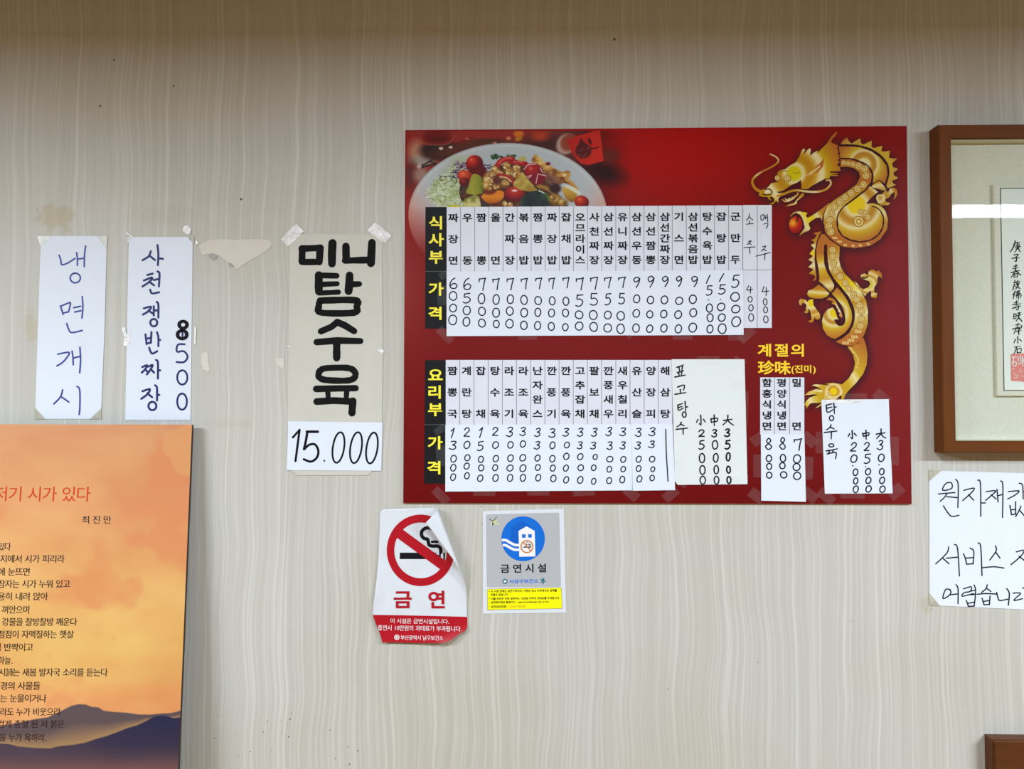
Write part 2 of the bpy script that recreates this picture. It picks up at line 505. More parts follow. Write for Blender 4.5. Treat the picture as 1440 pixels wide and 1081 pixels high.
class Print:
    """inks of a printed picture on a fine net of the sheet's surface (photo-pixel frame)"""
    def __init__(self, x0, y0, x1, y1, res):
        self.nx, self.ny = int((x1 - x0) * res) + 1, int((y1 - y0) * res) + 1
        self.x0, self.y0 = x0, y0
        self.xs, self.ys = np.linspace(x0, x1, self.nx), np.linspace(y0, y1, self.ny)
        self.X, self.Y = np.meshgrid(self.xs, self.ys)
        self.C = np.zeros((self.ny, self.nx, 3)); self.A = np.zeros((self.ny, self.nx), bool)

    def _win(self, x0, y0, x1, y1):
        i0, i1 = np.searchsorted(self.xs, [x0, x1]); j0, j1 = np.searchsorted(self.ys, [y0, y1])
        return slice(max(0, j0 - 1), j1 + 1), slice(max(0, i0 - 1), i1 + 1)

    def _put(self, w, mask, colour, mark=True):
        X, Y = self.X[w], self.Y[w]
        c = colour(X, Y) if callable(colour) else np.broadcast_to(np.array(colour, float), X.shape + (3,))
        m = mask.astype(float)[..., None]
        self.C[w] = self.C[w] * (1 - m) + c * m
        if mark: self.A[w] |= mask > 0.5

    def inside(self, pts, X, Y):
        r = np.zeros(X.shape, bool)
        n = len(pts)
        for i in range(n):
            (xa, ya), (xb, yb) = pts[i], pts[(i + 1) % n]
            if ya == yb: continue
            c = (ya > Y) != (yb > Y)
            r ^= c & (X < (xb - xa) * (Y - ya) / (yb - ya) + xa)
        return r

    def fill(self, pts, colour, smooth=False):
        if smooth: pts = catmull(pts, True, 5)
        xs, ys = [p[0] for p in pts], [p[1] for p in pts]
        w = self._win(min(xs), min(ys), max(xs), max(ys))
        self._put(w, self.inside(pts, self.X[w], self.Y[w]), colour)

    def blob(self, cx, cy, rx, ry, colour, soft=0.0, rot=0.0, opacity=1.0):
        R = max(rx, ry) * (1 + soft)
        w = self._win(cx - R, cy - R, cx + R, cy + R)
        dx, dy = self.X[w] - cx, self.Y[w] - cy
        c, s = math.cos(rot), math.sin(rot)
        d = np.hypot((dx * c + dy * s) / rx, (dy * c - dx * s) / ry)
        m = np.clip((1 + soft - d) / max(1e-6, 2 * soft), 0, 1) * opacity if soft else (d < 1) * opacity
        self._put(w, m, colour)

    def line(self, pts, width, colour, smooth=True, w1=None):
        if smooth and len(pts) > 2: pts = catmull(pts, False, 5)
        w1 = width if w1 is None else w1
        n = len(pts) - 1
        for i in range(n):
            (xa, ya), (xb, yb) = pts[i], pts[i + 1]
            h = 0.5 * (width + (w1 - width) * i / max(1, n))
            w = self._win(min(xa, xb) - h, min(ya, yb) - h, max(xa, xb) + h, max(ya, yb) + h)
            X, Y = self.X[w], self.Y[w]
            l2 = (xb - xa) ** 2 + (yb - ya) ** 2 or 1e-9
            t = np.clip(((X - xa) * (xb - xa) + (Y - ya) * (yb - ya)) / l2, 0, 1)
            self._put(w, np.hypot(X - xa - t * (xb - xa), Y - ya - t * (yb - ya)) <= h, colour)

    def build(self, name, surf, lift, mat, parent, gain=1.0, full=False):
        A = np.ones_like(self.A) if full else self.A
        q = (A[:-1, :-1].astype(int) + A[1:, :-1] + A[:-1, 1:] + A[1:, 1:]) >= 3
        j, i = np.nonzero(q)
        k = j * self.nx + i
        quads = np.stack([k, k + self.nx, k + self.nx + 1, k + 1], -1)
        used = np.unique(quads)
        remap = np.full(self.nx * self.ny, -1); remap[used] = np.arange(len(used))
        # colour of border vertices that no ink reached: take a neighbour's
        if not full:
            C, A0 = self.C, self.A.copy()
            for dj, di in ((0, 1), (0, -1), (1, 0), (-1, 0), (1, 1), (-1, -1), (1, -1), (-1, 1)):
                sh = np.roll(np.roll(self.A, dj, 0), di, 1); cs = np.roll(np.roll(self.C, dj, 0), di, 1)
                m = sh & ~A0
                C[m] = cs[m]; A0 |= m
        px, py = self.X.ravel()[used], self.Y.ravel()[used]
        D = np.stack([(px - 720.0) / F, (540.5 - py) / F, -np.ones_like(px)], -1) @ np.array(CAM_ROT).T
        d = surf.d + lift * surf.k
        t = (-d - surf.s * (surf.z0 - CAM.z) - CAM.y) / (D[:, 1] - surf.s * D[:, 2])
        V = np.array(CAM) + D * t[:, None]
        base = world_of(parent)
        me = bpy.data.meshes.new(name)
        me.vertices.add(len(V)); me.vertices.foreach_set('co', (V - np.array(base)).ravel())
        nf = len(quads)
        me.loops.add(nf * 4); me.loops.foreach_set('vertex_index', remap[quads].ravel())
        me.polygons.add(nf); me.polygons.foreach_set('loop_start', np.arange(nf) * 4)
        at = me.color_attributes.new('ink', 'FLOAT_COLOR', 'POINT')
        c = np.clip(lin(np.clip(self.C.reshape(-1, 3)[used], 0, 255)) * gain, 0, 0.9)
        at.data.foreach_set('color', np.concatenate([c, np.ones((len(c), 1))], 1).ravel())
        me.materials.append(mat)
        me.update(); me.validate()
        o = bpy.data.objects.new(name, me)
        COL.objects.link(o); o.parent = parent
        return o


# ---------------------------------------------------------------- the room
def wallpaper():
    """embossed beige wallpaper: fine wavy vertical ribs, a few old stains and flecks"""
    m = new_mat('ribbed_wallpaper', (200, 196, 186), 0.55, 0.3)
    N, L, b = nodes_of(m)
    tc = N.new('ShaderNodeTexCoord'); sp = N.new('ShaderNodeSeparateXYZ')
    L.new(tc.outputs['Object'], sp.inputs[0])

    def math_(op, a, b_=None, c=None):
        n = N.new('ShaderNodeMath'); n.operation = op
        for i, v in enumerate((a, b_, c)):
            if v is None: continue
            if isinstance(v, (int, float)): n.inputs[i].default_value = v
            else: L.new(v, n.inputs[i])
        return n.outputs[0]

    def noise_(vec, scale, detail=2, rough=0.5):
        n = N.new('ShaderNodeTexNoise'); n.inputs['Scale'].default_value = scale
        n.inputs['Detail'].default_value = detail; n.inputs['Roughness'].default_value = rough
        L.new(vec, n.inputs['Vector']); return n.outputs['Fac']

    def comb(x, y, z):
        n = N.new('ShaderNodeCombineXYZ')
        for i, v in enumerate((x, y, z)):
            if isinstance(v, (int, float)): n.inputs[i].default_value = v
            else: L.new(v, n.inputs[i])
        return n.outputs[0]

    X, Z = sp.outputs['X'], sp.outputs['Z']
    wav = noise_(comb(math_('MULTIPLY', X, 7.0), 3.0, math_('MULTIPLY', Z, 6.5)), 1.0, 0.6)
    xw = math_('ADD', X, math_('MULTIPLY', math_('SUBTRACT', wav, 0.5), 0.024))
    rib = noise_(comb(math_('MULTIPLY', xw, 300.0), 0.0, math_('MULTIPLY', Z, 1.2)), 1.0, 0.0)
    rib2 = noise_(comb(math_('MULTIPLY', xw, 190.0), 9.0, math_('MULTIPLY', Z, 1.6)), 1.0, 0.0)
    fine = noise_(comb(math_('MULTIPLY', xw, 700.0), 7.0, math_('MULTIPLY', Z, 6.0)), 1.0, 1)
    broad = noise_(comb(math_('MULTIPLY', xw, 30.0), 5.0, math_('MULTIPLY', Z, 1.0)), 1.0, 1)
    h = math_('ADD', math_('ADD', math_('MULTIPLY', rib, 0.42), math_('MULTIPLY', rib2, 0.26)), math_('ADD', math_('MULTIPLY', fine, 0.16), math_('MULTIPLY', broad, 0.16)))
    cr = N.new('ShaderNodeValToRGB'); L.new(h, cr.inputs[0])
    e = cr.color_ramp.elements
    WB = 0.93
    def rc(c): return tuple(lin(c) * WB) + (1,)
    e[0].position = 0.36; e[0].color = rc((190, 187, 179))
    e[1].position = 0.50; e[1].color = rc((194, 191, 183))
    e2 = e.new(0.57); e2.color = rc((199, 197, 190))
    e3 = e.new(0.68); e3.color = rc((209, 208, 201))
    col = cr.outputs[0]
    # cloudy ageing of the paper
    cl = noise_(comb(math_('MULTIPLY', X, 3.0), 1.0, math_('MULTIPLY', Z, 3.0)), 1.0, 3)
    mx = N.new('ShaderNodeMix'); mx.data_type = 'RGBA'; mx.blend_type = 'MULTIPLY'
    mx.inputs[7].default_value = (0.94, 0.925, 0.88, 1)
    mrr = N.new('ShaderNodeMapRange'); mrr.inputs[1].default_value = 0.45; mrr.inputs[2].default_value = 0.75
    L.new(cl, mrr.inputs[0]); L.new(mrr.outputs[0], mx.inputs[0]); L.new(col, mx.inputs[6]); col = mx.outputs[2]
    # stains with a place of their own: x, z, half width, half height, strength, colour
    def stain(px, py, rx, rz, k, tint, seed):
        nonlocal col
        c = WALL.P(px, py)
        dx = math_('DIVIDE', math_('SUBTRACT', X, c.x), rx); dz = math_('DIVIDE', math_('SUBTRACT', Z, c.z), rz)
        d = math_('SQRT', math_('ADD', math_('MULTIPLY', dx, dx), math_('MULTIPLY', dz, dz)))
        nn = noise_(comb(math_('ADD', X, seed), 2.0, Z), 55.0, 4, 0.6)
        v = math_('ADD', math_('SUBTRACT', 1.0, d), math_('MULTIPLY', math_('SUBTRACT', nn, 0.5), 2.2))
        r = N.new('ShaderNodeMapRange'); r.inputs[1].default_value = 0.05; r.inputs[2].default_value = 0.35
        r.inputs[4].default_value = k; L.new(v, r.inputs[0])
        q = N.new('ShaderNodeMix'); q.data_type = 'RGBA'; q.blend_type = 'MULTIPLY'
        q.inputs[7].default_value = tint; L.new(r.outputs[0], q.inputs[0]); L.new(col, q.inputs[6]); col = q.outputs[2]
    BR = (0.90, 0.80, 0.62, 1)
    stain(76, 306, 0.036, 0.026, 0.75, BR, 0.0)
    stain(44, 458, 0.012, 0.030, 0.55, BR, 1.3)
    stain(232, 302, 0.06, 0.018, 0.25, BR, 2.1)
    stain(1304, 850, 0.012, 0.016, 0.5, (0.88, 0.83, 0.7, 1), 3.0)
    stain(318, 596, 0.05, 0.006, 0.3, (0.88, 0.84, 0.74, 1), 4.2)
    L.new(col, b.inputs['Base Color'])
    bp = N.new('ShaderNodeBump'); bp.inputs['Strength'].default_value = 0.35; bp.inputs['Distance'].default_value = 0.0012
    L.new(h, bp.inputs['Height']); L.new(bp.outputs[0], b.inputs['Normal'])
    return m


M['wallpaper'] = wallpaper()
M['side_wall'] = add_noise_tint(new_mat('brown_wood_panelling', (156, 130, 98), 0.7, 0.2), 6, 0.05)
M['ceiling'] = add_noise_tint(new_mat('ceiling_paper', (202, 195, 180), 0.8, 0.1), 6, 0.04)
M['floor'] = add_noise_tint(new_mat('brown_wood_floor', (178, 142, 100), 0.5, 0.3), 8, 0.25, stretch=(1, 8, 1))
M['wood'] = add_noise_tint(new_mat('red_brown_wood', (98, 52, 13), 0.52, 0.12), 9, 0.28, 6, stretch=(9, 9, 1.2))
M['wood_across'] = add_noise_tint(new_mat('red_brown_wood_across', (98, 52, 13), 0.52, 0.12), 9, 0.28, 6, stretch=(1.2, 9, 9))

RX, RY = 3.3, -4.4


def structure(name, lo, hi, mat):
    bm = bmesh.new(); add_box(bm, lo, hi)
    o = bm_object(name, bm, mat, origin=((lo[0] + hi[0]) / 2, (lo[1] + hi[1]) / 2, lo[2]))
    return tag(o, kind='structure')


bm = bmesh.new(); add_box(bm, (-RX, 0, 0), (RX, 0.12, CEIL))
wall_back = tag(bm_object('wall_back', bm, M['wallpaper']), kind='structure')
structure('wall_front', (-RX, RY - 0.12, 0), (RX, RY, CEIL), M['side_wall'])
structure('wall_left', (-RX - 0.12, RY - 0.12, 0), (-RX, 0.12, CEIL), M['side_wall'])
structure('wall_right', (RX, RY - 0.12, 0), (RX + 0.12, 0.12, CEIL), M['side_wall'])
structure('floor', (-RX - 0.12, RY - 0.12, -0.1), (RX + 0.12, 0.12, 0), M['floor'])
structure('ceiling', (-RX - 0.12, RY - 0.12, CEIL), (RX + 0.12, 0.12, CEIL + 0.1), M['ceiling'])

# ---------------------------------------------------------------- the two ceiling lights, and a small added one
M['lamp_housing'] = new_mat('white_lamp_housing', (230, 230, 228), 0.4, 0.4)
M['lamp_glow'] = new_mat('lamp_diffuser', (240, 240, 240), 0.5, 0.2)
_b = M['lamp_glow'].node_tree.nodes['Principled BSDF']
_b.inputs['Emission Color'].default_value = LAMP_COLOUR + (1,)
_b.inputs['Emission Strength'].default_value = LAMP_POWER


def ceiling_light(cx, label, yc=-1.222, L_=1.2, W_=0.176):
    t = thing('ceiling_light', (cx, yc, CEIL - 0.062), label, 'ceiling light', None)
    x0, x1, y0, y1 = cx - L_ / 2, cx + L_ / 2, yc - W_ / 2, yc + W_ / 2
    bm = bmesh.new()
    add_box(bm, (x0, y0, CEIL - 0.05), (x1, y1, CEIL))
    for a, b in (((x0, y0), (x1, y0 + 0.006)), ((x0, y1 - 0.006), (x1, y1)),
                 ((x0, y0 + 0.006), (x0 + 0.006, y1 - 0.006)), ((x1 - 0.006, y0 + 0.006), (x1, y1 - 0.006))):
        add_box(bm, (a[0], a[1], CEIL - 0.062), (b[0], b[1], CEIL - 0.05))
    bm_object('housing', bm, M['lamp_housing'], t)
    bm = bmesh.new()
    v = [bm.verts.new(p) for p in ((x0 + 0.007, y0 + 0.007, CEIL - 0.0625), (x0 + 0.007, y1 - 0.007, CEIL - 0.0625),
                                   (x1 - 0.007, y1 - 0.007, CEIL - 0.0625), (x1 - 0.007, y0 + 0.007, CEIL - 0.0625))]
    bm.faces.new(v)
    o = bm_object('diffuser', bm, M['lamp_glow'], t)
    o['label'] = 'glowing white diffuser'
    return t


ceiling_light(-1.84, 'long white ceiling light at the left end of the room')
ceiling_light(1.84, 'long white ceiling light that is mirrored in the picture glass')
ceiling_light(0.0, 'small added ceiling light, unseen, that evens the light between the two long ones', -0.95, 0.39, 0.105)  # added lamp, never seen: brightens the middle of the wall


# ---------------------------------------------------------------- the red menu board
BOARD_T = 0.004
BOARD = Surf(BOARD_T)
B_TL, B_TR, B_BR, B_BL = (570, 183), (1275, 177), (1282, 708.5), (567, 707)
board = thing('menu_board', WALL.P(925, 708), 'large red restaurant menu board with a golden dragon and a printed dish', 'menu board')
sheet('panel', [B_TL, B_TR, B_BR, B_BL], BOARD, BOARD_T - 0.0003, M['board_edge'], board, lift=-BOARD_T + 0.0002)


def board_ground(X, Y):
    c = ramp(Y, [(180, (132, 12, 8)), (300, (118, 14, 13)), (480, (116, 22, 22)), (600, (112, 16, 17)), (708, (104, 10, 12))])
    g = np.exp(-(((X - 940) / 150) ** 2 + ((Y - 205) / 85) ** 2))[..., None]
    c = c * (1 - g) + np.array((168, 12, 6)) * g
    r = np.clip((X - 1130) / 130, 0, 1)[..., None] * np.clip((Y - 200) / 60, 0, 1)[..., None]
    c = c * (1 - 0.6 * r) + np.array((126, 32, 36)) * 0.6 * r
    l = np.clip((640 - X) / 70, 0, 1)[..., None] * np.exp(-((Y - 390) / 90) ** 2)[..., None]  # pale sheen haze by the left edge, painted into the ground colour
    c = c * (1 - 0.6 * l) + np.array((150, 62, 62)) * 0.6 * l
    return c


# --- the golden dragon
D1, D2, D3 = T(1050, 180, 9.007), T(1150, 180, 5.69), T(1110, 280, 9.007)
D4, D5 = T(1110, 340, 7.207), T(1110, 460, 7.207)
YEL, PALE, GOLD, OCH, ORA, DARK = (226, 194, 22), (224, 208, 152), (188, 132, 28), (186, 132, 40), (178, 104, 38), (58, 16, 22)
METAL = [(0, YEL), (.20, (206, 182, 20)), (.29, PALE), (.42, GOLD), (.52, (178, 120, 22)), (.64, PALE), (.74, (198, 162, 40)), (.88, (186, 128, 36)), (1.0, ORA)]


def metal(fr, c, r, stops=METAL):
    (cx, cy), = fr([c])
    x1 = fr([(r, 0)])[0][0] - fr([(0, 0)])[0][0]
    return lambda X, Y: ramp(np.hypot(X - cx, Y - cy) / x1, stops)


def bands(fr, a, b, stops=None):
    (ax, ay), (bx, by) = fr([a, b])
    stops = stops or [(0, ORA), (.2, GOLD), (.4, PALE), (.55, (200, 165, 40)), (.75, PALE), (.9, GOLD), (1, ORA)]
    l2 = (bx - ax) ** 2 + (by - ay) ** 2
    return lambda X, Y: ramp(((X - ax) * (bx - ax) + (Y - ay) * (by - ay)) / l2, stops)


DRES = 3.0
dr = Print(1046, 182, 1262, 580, DRES)


def coin(fr, c, r):
    (cx, cy), = fr([c]); k = fr([(r, 0)])[0][0] - fr([(0, 0)])[0][0]
    dr.blob(cx, cy, k * 1.12, k * 1.12, (160, 104, 30))
    dr.blob(cx, cy, k * 0.92, k * 0.92, (214, 196, 124))
    dr.blob(cx, cy, k * 0.60, k * 0.60, (176, 124, 44))
    dr.blob(cx, cy, k * 0.34, k * 0.34, (224, 204, 120))


def dline(fr, pts, w, colour=DARK, **k):
    s = fr([(1, 0)])[0][0] - fr([(0, 0)])[0][0]
    if 'w1' in k: k['w1'] *= s
    dr.line(fr(pts), w * s, colour, **k)


# spiny back and the first coil
dr.fill(D2([(178, 140), (190, 115), (205, 95), (235, 74), (250, 108), (270, 125), (300, 105), (340, 82), (346, 120), (365, 132), (400, 115),
            (433, 100), (430, 150), (455, 160), (480, 150), (518, 142), (508, 185), (540, 187), (580, 180), (568, 235), (600, 245), (637, 240), (597, 280),
            (600, 312), (648, 325), (608, 355), (610, 378), (650, 400), (597, 420), (600, 440), (625, 455), (560, 482), (545, 450), (565, 380),
            (555, 290), (500, 210), (420, 160), (330, 140), (250, 133)]),
        metal(D2, (420, 300), 300, [(0, GOLD), (.55, (205, 170, 50)), (.68, (198, 150, 60)), (.8, (205, 175, 80)), (1, ORA)]))
dr.fill(D2([(168, 148), (260, 146), (340, 154), (430, 187), (500, 237), (550, 302), (558, 370), (538, 445), (500, 417), (440, 447), (445, 380),
            (420, 330), (370, 285), (300, 255), (220, 242), (180, 240), (175, 200)]),
        metal(D2, (370, 290), 215, [(0, PALE), (.2, PALE), (.3, (188, 140, 40)), (.42, (180, 125, 35)), (.52, PALE), (.62, (200, 168, 50)), (.8, (188, 132, 40)), (1, ORA)]))
dline(D2, [(168, 138), (250, 136), (330, 144), (420, 170), (500, 220), (555, 290), (566, 370), (545, 450)], 14)
# left fore claw and the ball it holds
(bx_, by_), = D3([(82, 325)])
dr.blob(bx_, by_, 9.6, 12.2, metal(D3, (45, 300), 150, [(0, (236, 170, 40)), (.22, (214, 120, 24)), (.5, (178, 36, 18)), (1, (128, 16, 16))]))
dr.fill(D3([(10, 215), (60, 165), (130, 150), (160, 160), (230, 170), (212, 205), (225, 235), (265, 220), (330, 180), (400, 130), (515, 35), (480, 95), (435, 170),
            (412, 275), (398, 235), (340, 235), (265, 285), (243, 310), (268, 370), (245, 400), (190, 420), (118, 466), (165, 405), (195, 360),
            (180, 290), (160, 230), (130, 190), (60, 190), (20, 235)]), bands(D3, (60, 330), (480, 60), [(0, OCH), (.25, PALE), (.4, YEL), (.5, YEL), (.62, PALE), (.75, GOLD), (1, ORA)]))
dline(D3, [(15, 240), (55, 195), (100, 185), (105, 250), (90, 290)], 18, (70, 20, 18))
# left row of spines and the lower body
dr.fill(D3([(410, 405), (360, 415), (300, 430), (345, 455), (320, 500), (275, 515), (325, 550), (270, 580), (315, 620), (255, 690), (300, 720), (240, 770), (300, 800),
            (240, 860), (310, 890), (245, 940), (310, 960), (330, 985), (300, 1030), (330, 1030), (345, 990), (330, 880), (320, 760), (325, 640), (345, 540), (380, 450)]),
        bands(D3, (330, 410), (300, 1030), [(0, ORA), (.2, GOLD), (.3, PALE), (.45, YEL), (.55, (215, 180, 120)), (.7, PALE), (.85, GOLD), (1, ORA)]))
dr.fill(D4([(325, -80), (356, -80), (416, -14), (450, 22), (384, 26), (352, 40), (350, 128), (356, 232), (384, 312), (432, 392), (455, 440), (450, 470),
            (412, 515), (300, 405), (305, 360), (295, 270), (275, 170), (272, 80), (290, -10)]),
        bands(D4, (320, -60), (430, 500), [(0, ORA), (.28, ORA), (.42, (200, 160, 30)), (.52, PALE), (.6, (205, 165, 40)), (.75, GOLD), (.9, PALE), (1, GOLD)]))
dr.fill(D4([(384, 20), (416, -16), (512, 50), (505, 180), (520, 250), (560, 320), (640, 400), (730, 500), (780, 600), (798, 700), (795, 830), (765, 930), (720, 1000),
            (660, 1045), (600, 1055), (530, 1040), (468, 1010), (540, 975), (610, 920), (650, 840), (662, 740), (650, 650), (600, 550), (520, 450),
            (450, 370), (405, 280), (388, 180), (383, 90)]),
        bands(D4, (440, 0), (700, 1050), [(0, ORA), (.08, GOLD), (.22, PALE), (.3, GOLD), (.42, YEL), (.52, PALE), (.6, GOLD), (.72, PALE), (.8, (196, 160, 60)), (.9, ORA), (1, ORA)]))
for c in ((437, 82), (437, 150), (447, 222), (468, 293), (515, 350), (565, 418), (603, 475), (650, 532), (683, 583), (710, 645), (730, 705), (730, 778), (722, 850)):
    coin(D4, c, 33)
for cx, cy in ((695, 908), (660, 962), (622, 998), (568, 1024)):
    for k in (-28, -12, 4, 20, 32):
        dline(D4, [(cx + k, cy - 12 + k * .1), (cx + k + (3 if k < 0 else -3), cy + 12)], 8, (222, 204, 130))
# the second coil, its little spines, and the dark line that follows it
dr.fill(D4([(485, 462), (425, 530), (480, 590), (530, 660), (555, 740), (560, 800), (545, 835), (510, 845), (480, 825), (468, 797), (500, 790), (520, 812),
            (488, 770), (465, 700), (440, 665), (390, 680), (350, 730), (330, 800), (340, 880), (380, 945), (430, 975), (490, 985), (560, 950), (620, 880),
            (640, 800), (630, 700), (590, 600), (540, 520)]),
        metal(D4, (455, 722), 265, [(0, YEL), (.12, YEL), (.22, PALE), (.36, (178, 120, 20)), (.48, PALE), (.6, (200, 165, 40)), (.8, (188, 126, 40)), (1, ORA)]))
dr.fill(D4([(378, 590), (400, 562), (440, 572), (470, 600), (490, 650), (520, 700), (540, 750), (530, 775), (505, 745), (512, 720), (490, 700), (497, 690), (475, 660), (478, 650),
            (450, 630), (430, 632), (432, 612), (450, 605), (420, 595)]), bands(D4, (380, 580), (535, 770), [(0, ORA), (.3, GOLD), (.45, PALE), (.7, PALE), (1, ORA)]))
dline(D4, [(425, 530), (480, 590), (530, 660), (555, 740), (560, 800), (545, 835), (510, 845), (480, 825), (470, 797)], 15)
dline(D4, [(470, 797), (495, 800), (510, 818)], 26)
dline(D4, [(366, 40), (366, 130), (376, 222), (400, 305), (455, 395), (520, 478), (590, 570), (640, 670), (650, 760), (630, 850), (570, 930), (480, 990)], 28)
dline(D4, [(300, 405), (360, 455), (425, 525)], 10)
dline(D4, [(425, 525), (462, 470), (462, 440)], 10)
# hind legs
dr.fill(D4([(298, 430), (350, 470), (405, 520), (380, 555), (330, 575), (260, 575), (200, 560), (180, 530), (190, 495), (250, 470)]),
        bands(D4, (260, 440), (250, 580), [(0, ORA), (.3, GOLD), (.5, PALE), (.65, (205, 170, 50)), (.85, GOLD), (1, ORA)]))
dr.fill(D4([(200, 585), (240, 580), (245, 640), (280, 690), (310, 730), (315, 770), (290, 790), (262, 780), (258, 750), (250, 790), (240, 815), (210, 820), (190, 800),
            (225, 790), (220, 740), (205, 690), (190, 680), (195, 710), (175, 725), (148, 712), (165, 700), (165, 680), (175, 640), (155, 620), (130, 620), (125, 645),
            (105, 640), (95, 600), (120, 575), (160, 585), (185, 610)]),
        metal(D4, (225, 620), 210, [(0, YEL), (.12, YEL), (.25, PALE), (.45, GOLD), (.6, (210, 180, 100)), (.8, GOLD), (1, ORA)]))
dr.fill(D4([(650, 392), (690, 420), (715, 460), (750, 480), (800, 460), (820, 430), (810, 400), (770, 385), (730, 365), (722, 335), (760, 320), (800, 335), (800, 300),
            (840, 278), (885, 300), (905, 285), (935, 320), (943, 378), (920, 350), (895, 355), (890, 420), (860, 460), (865, 520), (890, 515), (890, 560), (870, 572),
            (830, 560), (825, 490), (780, 530), (768, 552), (740, 510), (700, 460), (660, 410)]),
        metal(D4, (800, 430), 180, [(0, YEL), (.2, (206, 180, 60)), (.35, PALE), (.5, GOLD), (.62, PALE), (.78, GOLD), (1, ORA)]))
dline(D4, [(740, 362), (765, 368), (795, 355)], 14)
# tail and its flame
dr.fill(D5([(590, 200), (640, 190), (700, 160), (750, 100), (780, 190), (793, 280), (785, 380), (750, 470), (680, 560), (610, 630), (570, 680), (545, 745), (510, 790),
            (330, 850), (330, 790), (260, 825), (300, 790), (330, 765), (215, 770), (190, 800), (165, 830), (175, 800), (150, 790), (170, 750), (210, 710), (290, 685),
            (240, 680), (150, 690), (200, 650), (270, 625), (330, 632), (270, 600), (228, 592), (260, 578), (330, 580), (420, 592), (365, 572), (440, 562), (535, 578), (600, 520),
            (650, 440), (665, 360), (645, 280)]),
        metal(D5, (448, 650), 560, [(0, YEL), (.045, YEL), (.09, GOLD), (.13, PALE), (.17, (196, 150, 40)), (.3, (196, 160, 30)), (.46, PALE), (.56, (200, 165, 30)), (.8, OCH), (1, ORA)]))
dr.fill(D5([(150, 690), (200, 650), (270, 625), (340, 640), (330, 660), (270, 655), (210, 670)]), bands(D5, (150, 680), (340, 640), [(0, (200, 130, 30)), (.5, (214, 190, 110)), (1, PALE)]))
dr.fill(D5([(228, 590), (260, 578), (330, 582), (330, 600), (270, 598)]), bands(D5, (228, 590), (350, 590), [(0, PALE), (.5, PALE), (1, GOLD)]))
dline(D5, [(480, 600), (525, 630), (530, 670), (480, 700), (420, 705)], 10, (224, 206, 150))
dline(D5, [(360, 700), (380, 640), (420, 700), (360, 720)], 8, (224, 206, 150))
dline(D5, [(610, 205), (650, 250), (690, 310), (690, 380), (670, 430)], 20, (204, 166, 70))
for p in ((625, 212), (645, 245), (668, 285), (690, 320), (688, 360), (678, 400)):
    dline(D5, [p, (p[0] + 14, p[1] + 14)], 7, (222, 206, 140))
dline(D5, [(480, 735), (520, 700), (510, 740)], 16, (60, 16, 18))
# big coil, over the body
dr.fill(D2([(160, 720), (165, 800), (200, 860), (260, 890), (340, 907), (420, 892), (480, 852), (517, 790), (522, 720), (500, 668), (460, 630), (385, 605), (440, 545), (482, 510),
            (415, 462), (350, 530), (270, 590), (200, 640), (170, 680)]),
        metal(D2, (308, 612), 300, [(0, YEL), (.2, YEL), (.29, PALE), (.42, (182, 126, 30)), (.52, (190, 140, 50)), (.63, PALE), (.74, (200, 160, 36)), (.88, (186, 130, 36)), (1, ORA)]))
dr.fill(D2([(182, 250), (260, 250), (340, 275), (400, 310), (432, 370), (425, 430), (380, 490), (300, 550), (220, 610), (170, 670), (152, 730), (157, 800), (190, 862), (250, 898),
            (330, 912), (420, 900), (485, 862), (522, 800), (528, 720), (508, 670), (470, 638), (430, 622), (385, 603), (440, 600), (500, 618), (540, 660), (562, 730), (555, 810), (500, 890), (420, 942), (300, 962),
            (200, 950), (120, 900), (60, 840), (45, 770), (50, 690), (80, 620), (140, 570), (230, 510), (310, 450), (340, 390), (330, 350), (290, 320), (240, 310), (182, 312)]),
        bands(D2, (300, 250), (300, 962), [(0, ORA), (.1, GOLD), (.25, ORA), (.35, GOLD), (.5, (200, 165, 60)), (.6, PALE), (.7, (190, 140, 50)), (.85, ORA), (1, (176, 98, 44))]))
dline(D2, [(182, 243), (260, 244), (340, 268), (405, 305), (440, 370), (430, 435), (383, 496), (305, 556), (220, 618), (172, 672), (155, 735), (160, 800), (195, 860), (255, 895),
           (335, 910), (420, 896), (483, 856), (520, 795), (526, 720), (505, 668), (470, 636), (436, 626)], 10)
dline(D2, [(48, 770), (60, 840), (120, 903), (200, 955)], 9)
for c in ((207, 278), (245, 282), (283, 290), (327, 303), (373, 328), (386, 380), (365, 452), (318, 487), (267, 520), (217, 554), (177, 590), (132, 630), (107, 680),
          (95, 735), (90, 785), (105, 830)):
    coin(D2, c, 27 if c[1] > 300 else 19)
for cx, cy, n in ((135, 878, 3), (172, 908, 3), (225, 935, 2), (287, 940, 2), (345, 938, 2), (408, 927, 2)):
    for k in range(n):
        dline(D2, [(cx - 14 + k * 13, cy - 4), (cx - 8 + k * 13, cy + 5)], 10, (218, 190, 110))
coin(D2, (328, 748), 40); coin(D2, (375, 680), 26); coin(D2, (402, 712), 23); coin(D2, (340, 670), 19)
# right fore claw
dr.fill(D2([(428, 455), (490, 415), (520, 445), (550, 490), (560, 520), (580, 480), (610, 475), (640, 500), (635, 540), (605, 574), (617, 540), (612, 510), (590, 525), (570, 555),
            (540, 570), (545, 590), (582, 598), (560, 618), (510, 618), (480, 600), (465, 560), (475, 535), (520, 527), (530, 505), (480, 490), (440, 480)]),
        metal(D2, (500, 560), 150, [(0, GOLD), (.2, PALE), (.35, GOLD), (.55, (206, 172, 90)), (.7, PALE), (.85, GOLD), (1, ORA)]))
dline(D2, [(428, 458), (490, 417), (520, 447), (550, 492), (530, 503), (482, 490), (440, 480)], 8)
